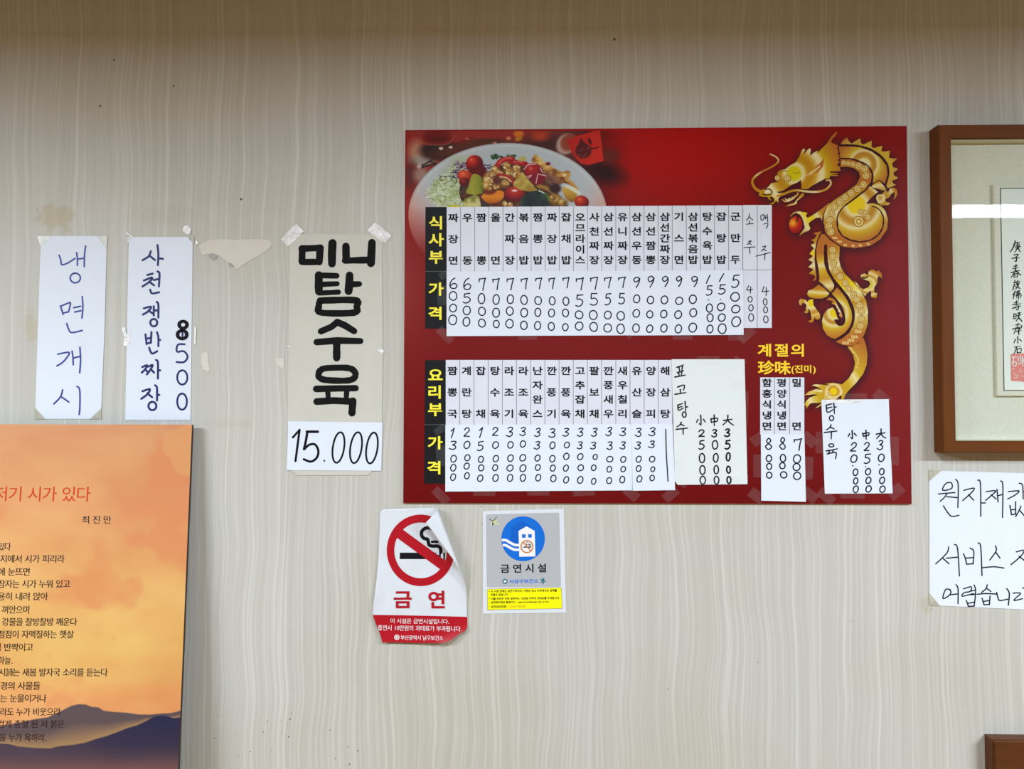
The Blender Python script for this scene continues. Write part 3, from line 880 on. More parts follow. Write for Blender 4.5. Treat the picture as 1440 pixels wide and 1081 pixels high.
# head: beard, lower jaw, skull
dr.fill(D1([(440, 905), (455, 900), (500, 925), (475, 880), (520, 905), (540, 880), (560, 890), (575, 865), (600, 875), (605, 845), (625, 850), (640, 815), (670, 815), (650, 850), (600, 897),
            (540, 932), (480, 940)]), bands(D1, (440, 930), (670, 820), [(0, ORA), (.3, PALE), (.6, (208, 180, 110)), (1, GOLD)]))
dr.fill(D1([(475, 998), (540, 965), (600, 950), (650, 890), (690, 830), (730, 820), (725, 860), (690, 885), (640, 920), (635, 962), (590, 975), (530, 990)]),
        bands(D1, (475, 998), (730, 820), [(0, ORA), (.3, (208, 180, 100)), (.6, PALE), (.8, GOLD), (1, ORA)]))
dr.fill(D1([(1155, 40), (1130, 90), (1085, 140), (1065, 185), (1085, 180), (1090, 200), (1110, 190), (1115, 212), (1135, 200), (1140, 222), (1165, 212), (1148, 250), (1165, 300), (1152, 330), (1180, 352),
            (1165, 378), (1192, 390), (1150, 400), (1180, 430), (1140, 470), (1180, 485), (1192, 545), (1050, 552), (1060, 566), (1160, 568), (1160, 582), (1058, 584), (1162, 596), (1160, 608), (1060, 606),
            (1050, 632), (985, 645), (900, 690), (820, 735), (770, 772), (697, 772), (690, 655), (660, 680), (640, 690), (600, 712), (560, 735), (520, 765), (470, 795), (385, 806), (400, 822),
            (480, 818), (450, 845), (400, 890), (405, 950), (375, 920), (330, 965), (280, 970), (350, 930), (345, 890), (310, 862), (290, 880), (315, 920), (280, 900), (262, 872), (200, 872),
            (148, 848), (165, 820), (175, 790), (240, 765), (280, 740), (310, 700), (350, 690), (400, 680), (385, 650), (390, 590), (385, 570), (420, 535), (490, 520), (540, 480), (620, 435),
            (665, 360), (700, 280), (720, 260), (740, 265), (735, 290), (715, 345), (760, 290), (800, 252), (814, 275), (802, 350), (850, 310), (908, 280), (888, 325), (960, 250), (1020, 190), (1070, 110),
            (1110, 70)]),
        metal(D1, (600, 575), 620, [(0, (206, 190, 0)), (.12, (206, 188, 4)), (.16, (210, 196, 110)), (.2, PALE), (.27, (186, 134, 20)), (.36, (182, 128, 16)), (.44, (196, 150, 40)), (.53, PALE),
                                    (.6, PALE), (.68, (196, 160, 20)), (.8, (188, 136, 20)), (1, ORA)]))
dr.fill(D1([(980, 383), (975, 440), (965, 490), (900, 570), (860, 585), (800, 600), (735, 605), (790, 575), (830, 545), (880, 480), (930, 440)]), metal(D1, (740, 600), 340, [(0, (220, 180, 120)), (.4, GOLD), (.6, ORA), (1, (176, 88, 20))]))
for p in ((810, 570), (845, 548), (880, 525), (915, 495)):
    dline(D1, [(p[0] - 12, p[1] + 10), p, (p[0] + 10, p[1] - 14)], 16, (228, 206, 150))
dline(D1, [(420, 552), (480, 540), (520, 550)], 10, (120, 92, 10)); dline(D1, [(590, 560), (625, 575), (670, 555)], 8, (130, 104, 8))
for c, r in (((515, 640), 44), ((392, 634), 36)):
    coin(D1, c, r); dline(D1, [(c[0] - r, c[1] + 10), (c[0] - 10, c[1] + r), (c[0] + r, c[1] + 10), (c[0] + r * .7, c[1] - r * .7)], 7, (120, 78, 16))
dline(D1, [(232, 778), (270, 768), (305, 785), (322, 815), (300, 842), (250, 848), (205, 838)], 15)
dr.blob(*D1([(258, 808)])[0], 3.6, 2.4, (222, 214, 190))
dr.fill(D1([(385, 806), (430, 800), (470, 790), (520, 752), (560, 725), (600, 705), (640, 690), (690, 655), (697, 772), (640, 778), (560, 786), (480, 806), (420, 822)]), (76, 14, 20))
for k in range(9):
    x = 440 + k * 21; y = 800 - max(0, k - 1) * 11.5
    dr.fill(D1([(x, y - 2), (x + 14, y - 18), (x + 16, y + 2)]), (60, 12, 16))
# whiskers
dline(D1, [(295, 330), (340, 348), (385, 378), (402, 420), (355, 468), (270, 515), (180, 560), (110, 612), (72, 665), (78, 715), (110, 765), (165, 800), (215, 805)], 14, bands(D1, (300, 330), (140, 800), [(0, PALE), (.2, GOLD), (.45, ORA), (.6, (220, 190, 130)), (.75, GOLD), (1, GOLD)]), w1=36)
dline(D1, [(390, 862), (470, 835), (560, 800), (650, 790), (760, 803), (880, 808), (980, 788), (1045, 740), (1066, 695), (1050, 660), (1012, 662)], 30, bands(D1, (390, 850), (1060, 700), [(0, GOLD), (.3, GOLD), (.5, (214, 190, 120)), (.7, PALE), (.85, GOLD), (1, (206, 170, 110))]), w1=26)

dragon_mask = dr.A.astype(float)


def soften(m, k):
    for ax in (0, 1):
        p = np.pad(m, [(k + 1, k) if a == ax else (0, 0) for a in (0, 1)])
        c = np.cumsum(p, axis=ax)
        n = m.shape[ax]
        hi_, lo_ = (c[2 * k + 1:2 * k + 1 + n], c[:n]) if ax == 0 else (c[:, 2 * k + 1:2 * k + 1 + n], c[:, :n])
        m = (hi_ - lo_) / (2 * k + 1)
    return m


halo = soften(soften(np.pad(dragon_mask, 90), 21), 21)
HX0, HY0 = dr.x0 - 30 + 5, dr.y0 - 30 + 2          # the printed shade lies a little to the right

# --- printed ground of the board
gb = Print(567, 176, 1283, 710, 0.5)
gc = board_ground(gb.X, gb.Y)
hi = np.clip(((gb.X - HX0) * DRES).astype(int), 0, halo.shape[1] - 1); hj = np.clip(((gb.Y - HY0) * DRES).astype(int), 0, halo.shape[0] - 1)
hv = np.clip(halo[hj, hi] * 1.5, 0, 0.8)[..., None]
gb.C = gc * (1 - hv) + np.array((58, 20, 30)) * hv
# net squeezed onto the board's own outline
u = (gb.X - 567) / (1283 - 567); v = (gb.Y - 176) / (710 - 176)
bil = lambda k: (B_TL[k] * (1 - u) * (1 - v) + B_TR[k] * u * (1 - v) + B_BR[k] * u * v + B_BL[k] * (1 - u) * v)
gb.X, gb.Y = bil(0), bil(1)
BG = 0.97                        # photo colour of the board's inks -> their reflectance
gb.build('printed_ground', BOARD, 0.0, M['board_print'], board, BG, full=True)

# --- printed dish
Q1, Q2 = T(570, 180, 8.47), T(730, 180, 8.47)
ds = Print(571.5, 184, 905, 430, 1.5)
X, Y = ds.X, ds.Y
ds.C = board_ground(X, Y)
ds.A[:] = True
left = np.clip((890 - X) / 60, 0, 1)[..., None]
photo = ramp(X, [(572, (150, 40, 34)), (600, (138, 44, 38)), (690, (140, 40, 36)), (760, (120, 44, 38)), (800, (90, 40, 36)), (840, (86, 22, 20)), (870, (120, 16, 12)), (900, (140, 12, 8))])
photo = photo * (0.88 + 0.24 * fbm(X, Y, 30, 3)[..., None])
ds.C = ds.C * (1 - left) + photo * left
def q(fr, *p): return fr(list(p))
def e(fr, cx, cy, rx, ry, col, soft=0.0, rot=0.0, op=1.0):
    (x, y), = fr([(cx, cy)]); ds.blob(x, y, rx / 8.47, ry / 8.47, col, soft, rot, op)
e(Q1, 130, 290, 90, 140, (172, 122, 98), .5); e(Q1, 200, 390, 150, 60, (150, 140, 132), .4)
e(Q1, 60, 560, 80, 160, (96, 44, 44), .5); e(Q1, 190, 560, 90, 90, (150, 120, 110), .5)
e(Q1, 420, 270, 240, 110, (46, 34, 34), .25); e(Q1, 640, 260, 330, 80, (88, 46, 36), .5, -.2); e(Q1, 1000, 165, 260, 40, (84, 46, 34), .4)
e(Q1, 380, 100, 215, 100, (140, 44, 38), .1); e(Q1, 375, 90, 160, 84, (112, 28, 28), .2); e(Q1, 380, 140, 120, 40, (92, 28, 28), .5)
ds.line(q(Q1, (175, 130), (220, 185), (380, 205), (520, 180), (590, 90)), .8, (170, 84, 70))
ds.line(q(Q1, (570, 220), (700, 150), (830, 90)), 1.0, (80, 24, 24)); e(Q1, 425, 243, 26, 18, (206, 190, 180), .2); e(Q1, 540, 228, 24, 15, (206, 190, 180), .2)
ds.line(q(Q1, (140, 440), (210, 440), (330, 370)), 2.2, (52, 40, 44)); ds.line(q(Q1, (190, 470), (260, 450), (370, 425)), 2.6, (48, 38, 42)); ds.line(q(Q1, (270, 400), (370, 420)), 1.8, (52, 40, 44))
e(Q1, 165, 455, 28, 30, (180, 160, 154), .3)
e(Q1, 1230, 122, 28, 22, (200, 120, 84), .3); e(Q1, 1350, 70, 60, 40, (204, 110, 30), .3); e(Q1, 1350, 130, 45, 26, (214, 140, 30), .3, -.3); e(Q1, 1065, 180, 26, 14, (196, 124, 96), .3)
e(Q1, 735, 128, 26, 12, (180, 90, 70), .4)
e(Q2, 300, 200, 300, 90, (66, 36, 36), .6); e(Q2, 250, 90, 90, 60, (176, 60, 30), .6)
e(Q2, 1000, 520, 240, 120, (46, 16, 18), .6, .3); e(Q2, 1080, 330, 110, 80, (96, 36, 26), .6)
# bowl and red paper packet behind the plate
e(Q2, 560, 190, 110, 130, (176, 150, 140), .15, .6); e(Q2, 590, 170, 90, 110, (140, 66, 46), .2, .6)
ds.fill(q(Q2, (565, 140), (700, 90), (960, 18), (985, 200), (1006, 390), (830, 440), (740, 425), (650, 330), (600, 240)), lambda X, Y: ramp(X + Y * .3, [(860, (176, 34, 26)), (930, (206, 44, 30))]))
e(Q2, 765, 270, 95, 92, (86, 26, 26), .1); ds.fill(q(Q2, (725, 125), (750, 130), (800, 200), (700, 240)), (86, 22, 22))
for k in range(14):
    e(Q2, 700 + (k * 37) % 130, 220 + (k * 53) % 120, 14, 9, (150, 60, 54) if k % 2 else (60, 18, 20), .3)
e(Q2, 842, 158, 18, 40, (76, 18, 18), .2, -.4); ds.line(q(Q2, (850, 235), (900, 243), (945, 225)), 2.0, (70, 18, 18))
# the plate
def plate_ink(X, Y):
    d = np.hypot((X - 714) / 139.5, (Y - 302) / 101.0)
    c = ramp(d, [(0, (168, 178, 184)), (.75, (170, 180, 187)), (.93, (178, 186, 192)), (.975, (192, 198, 202)), (1.0, (150, 152, 156))])
    k = np.clip((Y - 248) / 48, 0, 1)[..., None] * np.clip(np.abs(X - 714) / 139 - .70, 0, .3)[..., None] / .3
    return c * (1 - k) + np.array((196, 142, 128)) * k
ds.blob(714, 302, 139.5, 101, plate_ink)
f_ = np.clip((Y - 290) / 70, 0, 1)[..., None]
ds.C = ds.C * (1 - f_) + board_ground(X, Y) * f_
# shredded cabbage
rs = random.Random(5)
e(Q1, 500, 760, 205, 190, (176, 186, 150), .12); e(Q1, 560, 560, 140, 110, (170, 180, 158), .3); e(Q1, 680, 400, 160, 70, (172, 180, 160), .4)
for k in range(330):
    a, r = rs.uniform(0, 6.28), math.sqrt(rs.random())
    cx, cy = (500 + 225 * r * math.cos(a), 770 + 210 * r * math.sin(a)) if k % 4 else (640 + 120 * r * math.cos(a), 470 + 110 * r * math.sin(a))
    b = rs.uniform(0, 3.14); l = rs.uniform(20, 70)
    colr = rs.choice([(206, 214, 192), (184, 196, 150), (160, 174, 118), (140, 156, 96), (198, 204, 176), (120, 132, 84), (190, 200, 160)])
    pts = [(cx - l * math.cos(b), cy - l * math.sin(b)), (cx + rs.uniform(-14, 14), cy + rs.uniform(-14, 14)), (cx + l * math.cos(b), cy + l * math.sin(b))]
    pts = Q1(pts)
    if max(math.hypot((x - 714) / 139.5, (y - 302) / 101.0) for x, y in pts) < .9: ds.line(pts, rs.uniform(.5, 1.3), colr)
for p in (((405, 565), (430, 580), (408, 600), (440, 628)), ((465, 580), (560, 575), (608, 615), (598, 660))):
    ds.line(Q1(list(p)), 1.2, (46, 44, 36))
# purple cabbage
for k in range(90):
    cx, cy = (rs.uniform(600, 760), rs.uniform(400, 520)) if k % 2 else (rs.uniform(880, 1060), rs.uniform(430, 570))
    if k % 5 == 0: cx, cy = rs.uniform(560, 660), rs.uniform(490, 600)
    b = rs.uniform(-1.2, .6); l = rs.uniform(14, 40)
    ds.line(Q1([(cx - l * math.cos(b), cy - l * math.sin(b)), (cx, cy + rs.uniform(-8, 8)), (cx + l * math.cos(b), cy + l * math.sin(b))]), rs.uniform(.7, 1.5),
            rs.choice([(70, 40, 84), (96, 66, 112), (58, 34, 70), (150, 130, 156), (84, 48, 92)]))
# dark sauce bed under the food
ds.fill(q(Q1, (690, 600), (800, 480), (1000, 520), (1200, 420), (1440, 460), (1600, 520), (1760, 700), (1880, 880), (1880, 960), (880, 960), (700, 900), (640, 760)), lambda X, Y: ramp(fbm(X, Y, 9, 4), [(.3, (62, 30, 26)), (.55, (98, 58, 36)), (.75, (60, 52, 50))]), True)
def fruit(fr, cx, cy, rx, ry, stops, rot=0.0, hx=-.3, hy=-.4, rough=0.0):
    (x, y), = fr([(cx, cy)]); rx /= 8.47; ry /= 8.47
    ds.blob(x, y, rx, ry, lambda X, Y: ramp(np.hypot((X - x - hx * rx) / rx, (Y - y - hy * ry) / ry) + rough * (fbm(X, Y, 3.2, int(cx)) - .5), stops), 0.06 + .25 * rough, rot)
TOM = [(0, (226, 140, 120)), (.14, (206, 70, 50)), (.5, (178, 40, 34)), (1.0, (120, 24, 26)), (1.5, (76, 20, 26))]
fruit(Q1, 825, 430, 100, 108, TOM, .5); fruit(Q1, 870, 510, 90, 90, [(0, (120, 28, 30)), (1, (84, 22, 28))], .5); fruit(Q1, 815, 415, 88, 90, TOM, .3)
fruit(Q1, 715, 575, 95, 72, [(0, (230, 120, 80)), (.4, (202, 74, 46)), (1, (150, 40, 32)), (1.5, (96, 30, 32))], .3); fruit(Q1, 700, 640, 60, 50, [(0, (150, 44, 36)), (1, (90, 28, 30))])
# parsley
for k in range(50):
    s_ = k % 2
    e(Q1, rs.uniform(1025, 1160) if s_ else rs.uniform(1200, 1305), rs.uniform(315, 365), rs.uniform(8, 20), rs.uniform(6, 14), rs.choice([(44, 74, 44), (60, 92, 56), (32, 56, 36), (80, 108, 70)]), .3)
# long red pepper slices
ds.line(q(Q1, (1085, 480), (1120, 410), (1190, 375), (1270, 370)), 7.5, (168, 30, 32)); ds.line(q(Q1, (1110, 420), (1180, 365), (1260, 358)), 2.2, (206, 84, 78))
ds.line(q(Q1, (1250, 400), (1340, 410), (1440, 430)), 7, (158, 26, 30)); ds.line(q(Q1, (1290, 400), (1400, 408)), 1.6, (206, 90, 84))
ds.fill(q(Q1, (1340, 385), (1370, 345), (1430, 340), (1440, 390)), (176, 168, 100), True)
# battered pieces
for cx, cy, r in ((1205, 455, 52), (1075, 505, 60), (1000, 590, 70), (1240, 530, 66), (1325, 480, 52), (985, 640, 76), (975, 700, 66), (1195, 665, 58), (1090, 690, 56), (1130, 560, 60), (1330, 560, 56), (1185, 905, 38), (1250, 920, 40), (1040, 560, 46)):
    fruit(Q1, cx, cy, r, r * .85, [(0, (222, 204, 152)), (.3, (196, 160, 86)), (.8, (160, 110, 50)), (1.3, (110, 66, 36))], rs.uniform(0, 3), rough=1.3)
    for k in range(7):
        e(Q1, cx + rs.uniform(-.7, .7) * r, cy + rs.uniform(-.6, .6) * r, r * rs.uniform(.1, .28), r * rs.uniform(.1, .22), rs.choice([(214, 190, 130), (180, 138, 66), (134, 84, 44), (226, 210, 168)]), .3)
ds.line(q(Q1, (1110, 550), (1200, 570), (1270, 610), (1290, 660)), 4.2, (160, 44, 40)); ds.line(q(Q1, (1130, 580), (1210, 595), (1260, 640)), 1.8, (216, 176, 130)); e(Q1, 1085, 620, 40, 60, (98, 44, 40), .3)
# green slice, carrot, cucumber
ds.fill(q(Q1, (790, 570), (830, 545), (880, 565), (912, 610), (925, 760), (880, 785), (820, 792), (722, 772), (750, 700)), lambda X, Y: ramp((X - 655) / 24 + .4 * fbm(X, Y, 6, 8), [(0, (128, 124, 36)), (.5, (158, 152, 60)), (1, (128, 132, 40)), (1.3, (92, 108, 30))]), True)
ds.fill(q(Q1, (690, 870), (760, 820), (850, 800), (890, 870), (880, 960), (690, 960)), lambda X, Y: ramp(fbm(X, Y, 6, 9), [(.3, (126, 126, 60)), (.5, (178, 172, 104)), (.7, (196, 188, 130))]), True)
ds.fill(q(Q1, (908, 820), (950, 775), (1000, 790), (1060, 770), (1120, 740), (1180, 775), (1150, 850), (1070, 892), (980, 890)), lambda X, Y: ramp((Y - 268) / 18, [(0, (206, 120, 30)), (.5, (214, 128, 36)), (1, (168, 80, 24))]), True)
e(Q1, 1000, 765, 60, 28, (120, 48, 30), .4)
fruit(Q1, 1300, 790, 125, 92, [(0, (222, 150, 140)), (.12, (190, 62, 50)), (.6, (160, 38, 36)), (1.2, (96, 26, 32))], 0, 0, -.5)
e(Q1, 1300, 745, 34, 12, (228, 200, 190), .3)
ds.fill(q(Q1, (500, 935), (560, 915), (640, 920), (660, 960), (480, 960)), (196, 182, 30), True)
# dark green pepper
ds.fill(q(Q2, (70, 790), (160, 745), (240, 750), (320, 790), (355, 860), (340, 930), (30, 940), (20, 860)), lambda X, Y: ramp(fbm(X, Y, 12, 2), [(.3, (34, 44, 46)), (.7, (54, 66, 60))]), True)
ds.line(q(Q2, (235, 745), (300, 775)), 1.6, (196, 206, 190)); ds.line(q(Q2, (320, 780), (352, 850)), 3, (66, 104, 40))
# fried dumpling, pineapple, glazed pepper
ds.fill(q(Q2, (148, 400), (165, 345), (195, 308), (240, 345), (300, 400), (360, 440), (440, 490), (520, 520), (560, 505), (605, 515), (612, 570), (590, 600), (640, 640), (690, 720), (640, 700), (560, 660), (480, 650), (400, 620),
            (300, 560), (230, 440)), lambda X, Y: ramp(fbm(X * .8, Y * 1.4, 8, 12), [(.25, (116, 66, 40)), (.45, (170, 122, 56)), (.62, (196, 150, 76)), (.8, (214, 184, 120))]), True)
ds.fill(q(Q2, (310, 520), (400, 560), (480, 600), (520, 660), (430, 680), (330, 640), (290, 590)), lambda X, Y: ramp(fbm(X, Y, 7, 14), [(.3, (104, 64, 58)), (.7, (150, 104, 70))]), True)
e(Q2, 345, 425, 30, 20, (110, 36, 48), .3); e(Q2, 540, 560, 22, 18, (224, 200, 150), .4); e(Q2, 480, 560, 40, 12, (186, 136, 66), .4, .4)
ds.line(q(Q2, (560, 610), (640, 660), (700, 740)), 3, (188, 146, 76)); ds.line(q(Q2, (230, 690), (330, 720), (420, 790), (440, 830)), 5, (150, 112, 52))
e(Q2, 430, 720, 70, 60, (58, 34, 38), .3)
fruit(Q2, 175, 520, 118, 100, [(0, (206, 90, 84)), (.3, (168, 34, 38)), (.9, (132, 24, 34)), (1.3, (86, 20, 30))], .3); ds.fill(q(Q2, (110, 560), (300, 560), (290, 640), (200, 680), (130, 610)), (122, 24, 38), True)
for p in (((90, 580), (150, 560), (110, 600)), ((200, 660), (225, 545), (320, 570)), ((60, 490), (100, 440), (200, 425)), ((250, 470), (280, 530))):
    ds.line(Q2(list(p)), 1.1, (226, 170, 176), False)
ds.fill(q(Q2, (40, 525), (130, 640), (218, 742), (120, 755), (20, 740), (-70, 690), (-60, 640)), lambda X, Y: ramp(fbm(X, Y, 8, 5) + (Y - 250) / 60, [(.2, (206, 188, 110)), (.5, (190, 166, 84)), (.9, (152, 122, 50))]))
# potato wedge, battered piece and tomato at the right
ds.fill(q(Q2, (513, 720), (545, 688), (600, 690), (660, 760), (690, 800), (640, 885), (570, 850), (530, 790)), lambda X, Y: ramp((Y - 262) / 22, [(0, (204, 170, 80)), (.6, (172, 130, 44)), (1, (128, 88, 34))]), True)
ds.fill(q(Q2, (530, 690), (600, 680), (690, 730), (740, 775), (700, 790), (620, 740)), (206, 204, 184), True)
for cx, cy, r in ((440, 860, 78), (520, 890, 60), (400, 830, 40)):
    fruit(Q2, cx, cy, r, r * .8, [(0, (206, 184, 120)), (.5, (170, 132, 62)), (1.2, (108, 76, 40))], rough=1.2)
fruit(Q2, 745, 880, 88, 76, [(0, (220, 110, 70)), (.3, (188, 60, 34)), (.9, (140, 32, 24)), (1.4, (90, 22, 22))], .3)
ds.build('printed_dish', BOARD, 0.00012, M['picture_print'], board, BG)
dr.build('printed_dragon', BOARD, 0.00016, M['picture_print'], board, BG)

# --- headings, black labels, white strips with one dish each
STRIP_L, INK_L = 0.0003, 0.0006


def heading(rect, mid, big, small, name='section_label'):
    o = sheet(name, rect, BOARD, 0.00015, M['black_label'], board, lift=0.0001)
    ink = Ink()
    for ch, x, y in big: ink.char(ch, x, y, 20, 18.5, True)
    ink.build('lettering', BOARD, M['yellow_print'], o, INK_L)
    ln = Ink(); ln.stroke([mid[0], mid[1]], 0.7, cap=False)
    ln.build('divider_line', BOARD, M['rule'], o, INK_L)


heading([(598.3, 291), (628.5, 291), (627.5, 462), (597.8, 462)], ((598, 381.5), (628, 381.5)),
        [('식', 613.9, 313), ('사', 614, 336.8), ('부', 613.9, 361.3), ('가', 613.6, 406.2), ('격', 613.1, 440.2)], None)
heading([(597.8, 506.3), (627, 506), (626.3, 680), (596.2, 680)], ((597, 597), (626.5, 597)),
        [('요', 613, 527.2), ('리', 612, 551), ('부', 612.9, 575.5), ('가', 612.4, 622.3), ('격', 611.4, 657.3)], None)


def strip(x0, x1, yt, yb, text, c0, c1, right=True, extra=None, size=(13.4, 12.0)):
    o = sheet('menu_strip', [(x0 + 0.25, yt), (x1 - 0.25, yt), (x1 - 0.25, yb), (x0 + 0.25, yb)], BOARD, 0.00015, M['menu_strip'], board, lift=0.0002)
    if text:
        ink = Ink(); n = len(text)
        for i, ch in enumerate(text):
            if ch == ' ': continue
            y = c0 + (c1 - c0) * (i / (n - 1) if n > 1 else 0)
            ink.char(ch, (x0 + x1) / 2, y, size[0], size[1], True)
        ink.build('lettering', BOARD, M['black_ink'], o, INK_L)
    if right:
        ln = Ink(); ln.stroke([(x1, yt), (x1, yb)], 0.55, cap=False)
        ln.build('divider_line', BOARD, M['rule'], o, INK_L)
    return o


UP = ['짜장면', '우동', '짬뽕', '울면', '간짜장', '볶음밥', '짬뽕밥', '짜장밥', '잡채밥', '오므라이스', '사천짜장', '삼선짜장', '유니짜장', '삼선우동', '삼선짬뽕',
      '삼선간짜장', '기스면', '삼선볶음밥', '탕수육밥', '잡탕밥', '군만두']
W_ = 19.84
for i, tx in enumerate(UP):
    x0 = 627.9 + i * W_; k = i / 20
    strip(x0, x0 + W_, 291 - 2.4 * k, 383 - 1.0 * k, tx, 306 - 1.8 * k, 366 - 1.2 * k)
Q3 = T(840, 280, 5.404)
for x0, x1, strokes, digs in ((1044.7, 1065.0, [[(1158, 112), (1150, 140), (1133, 160)], [(1155, 135), (1182, 158)], [(1155, 162), (1155, 188)], [(1133, 190), (1185, 185)],
                                               [(1148, 322), (1170, 317), (1140, 345)], [(1155, 335), (1170, 345)], [(1115, 368), (1200, 362)], [(1157, 365), (1160, 412)]],
                               [('4', 1158, 685, 48, 56), ('0', 1161, 760, 32, 42), ('0', 1168, 825, 34, 46), ('0', 1169, 898, 38, 56)]),
                              (1065.0, 1085.6, [[(1243, 125), (1245, 158), (1265, 150), (1263, 118), (1243, 125)], [(1275, 120), (1277, 150)], [(1277, 140), (1290, 136)], [(1292, 115), (1295, 170)],
                                               [(1265, 190), (1297, 183), (1285, 222)], [(1255, 362), (1280, 357), (1248, 395)], [(1262, 380), (1285, 392)], [(1205, 433), (1315, 405)], [(1275, 410), (1272, 460)]],
                               [('4', 1278, 697, 52, 70), ('0', 1276, 780, 28, 50), ('0', 1279, 840, 30, 46), ('0', 1281, 912, 34, 52)])):
    o = strip(x0, x1, 288.2, 461, '', 0, 0, right=x0 < 1060)
    ink = Ink()
    for st in strokes: ink.stroke(Q3(st), 1.2)
    for ch, cx, cy, w, h in digs:
        (x, y), = Q3([(cx, cy)]); ink.digit(ch, x, y, w / 5.404, h / 5.404, 1.25)
    ink.build('handwriting', BOARD, M['pen'], o, INK_L)
    ln = Ink(); ln.stroke([(x0, 379.3), (x1, 379.3)], 0.5, cap=False); ln.build('divider_line', BOARD, M['rule'], o, INK_L)

LOW = ['짬뽕국', '계란탕', '잡채', '탕수육', '라조기', '라조육', '난자완스', '깐풍기', '깐풍육', '고추잡채', '팔보채', '깐풍새우', '새우칠리', '유산슬', '양장피', '해삼탕']
for i, tx in enumerate(LOW):
    x0 = 626.6 + i * 19.95
    strip(x0, x0 + 19.95, 506, 598, tx, 521.2, 581.5)
for x0, x1, tx in ((1068.8, 1089.2, '함흥식냉면'), (1089.2, 1110.4, '평양식냉면'), (1110.4, 1131.3, '밀   면')):
    strip(x0, x1, 530.5, 611, tx, 538, 599, right=x0 < 1110, size=(13.2, 11.6))

ink = Ink()
for ch, x0, x1 in (('계', 186, 264), ('절', 280, 360), ('의', 372, 452)):
    ink.char(ch, 1020 + (x0 + x1) / 2 / 4.004, 450 + 169 / 4.004, 19.6, 18.0, True)
for ch, x0, x1 in (('珍', 188, 268), ('味', 280, 362)):
    ink.char(ch, 1020 + (x0 + x1) / 2 / 4.004, 450 + 267 / 4.004, 20.0, 19.0, True)
ink.line('(진미)', 1112.4, 1147.6, 518.6, 11.2, True)
ink.build('heading_lettering', BOARD, M['gold_print'], board, 0.0003)


# ---------------------------------------------------------------- loose sheets taped to the board
def centre(poly):
    return sum(p[0] for p in poly) / len(poly), max(p[1] for p in poly)


def paper(name, poly, surf, mat, label, cat, lift, thick=0.00025, group=None):
    o = sheet(name, poly, surf, thick, mat, None, lift, origin=tuple(surf.P(*centre(poly), lift)))
    tag(o, label, cat, group)
    return o


def quad(cx, cy, w, h, deg=0.0):
    a = math.radians(deg); c, s = math.cos(a), math.sin(a)
    return [(cx + x * c - y * s, cy + x * s + y * c) for x, y in ((-w / 2, -h / 2), (w / 2, -h / 2), (w / 2, h / 2), (-w / 2, h / 2))]


def tape(parent, poly, surf, lift, mat='tape', label=None):
    o = sheet('tape_strip', poly, surf, 0.00006, M[mat], parent, lift)
    if label: o['label'] = label
    return o


def digits(parent, surf, lift, fr, s, items, pen, mat='pen', slant=0.0, name='handwriting', ink=None):
    ink = ink or Ink()
    for ch, cx, cy, w, h in items:
        (x, y), = fr([(cx, cy)])
        ink.digit(ch, x, y, w / s, h / s, pen, slant)
    return ink.build(name, surf, M[mat], parent, lift)


C1, S1_ = T(590, 280, 5.404), 5.404
UPD = [('6', 257, 638, 60, 82), ('0', 255, 735, 58, 66), ('0', 255, 827, 52, 60), ('0', 252, 917, 60, 74),
       ('6', 362, 642, 62, 84), ('5', 360, 752, 60, 72), ('0', 359, 845, 54, 66), ('0', 356, 931, 52, 66),
       ('7', 475, 645, 55, 90), ('0', 471, 755, 50, 76), ('0', 474, 852, 52, 62), ('0', 474, 941, 52, 60),
       ('7', 582, 645, 55, 82), ('0', 582, 762, 48, 74), ('0', 581, 862, 52, 68), ('0', 583, 948, 44, 56),
       ('7', 688, 645, 55, 88), ('0', 690, 760, 48, 66), ('0', 686, 850, 52, 64), ('0', 684, 946, 56, 66),
       ('7', 797, 642, 55, 78), ('0', 794, 765, 50, 68), ('0', 795, 862, 52, 66), ('0', 793, 958, 50, 64),
       ('7', 905, 638, 50, 78), ('0', 901, 770, 50, 62), ('0', 899, 859, 44, 62), ('0', 897, 960, 46, 62),
       ('7', 1005, 640, 48, 80), ('0', 1008, 772, 44, 62), ('0', 1003, 864, 46, 60), ('0', 1001, 966, 46, 60),
       ('7', 1114, 635, 50, 80), ('0', 1112, 775, 44, 62), ('0', 1109, 864, 46, 58), ('0', 1108, 972, 42, 54),
       ('7', 1219, 645, 60, 92), ('5', 1217, 768, 60, 88), ('0', 1212, 878, 58, 60), ('0', 1213, 964, 58, 62),
       ('7', 1327, 640, 60, 92), ('5', 1326, 760, 60, 92), ('0', 1320, 880, 60, 68), ('0', 1323, 970, 58, 68)]
UPD2 = [('7', 80, 635, 58, 80), ('5', 82, 760, 50, 88), ('0', 80, 880, 52, 60), ('0', 79, 978, 58, 62),
        ('7', 187, 632, 58, 80), ('5', 187, 755, 48, 82), ('0', 178, 886, 56, 66), ('0', 177, 984, 56, 72)]
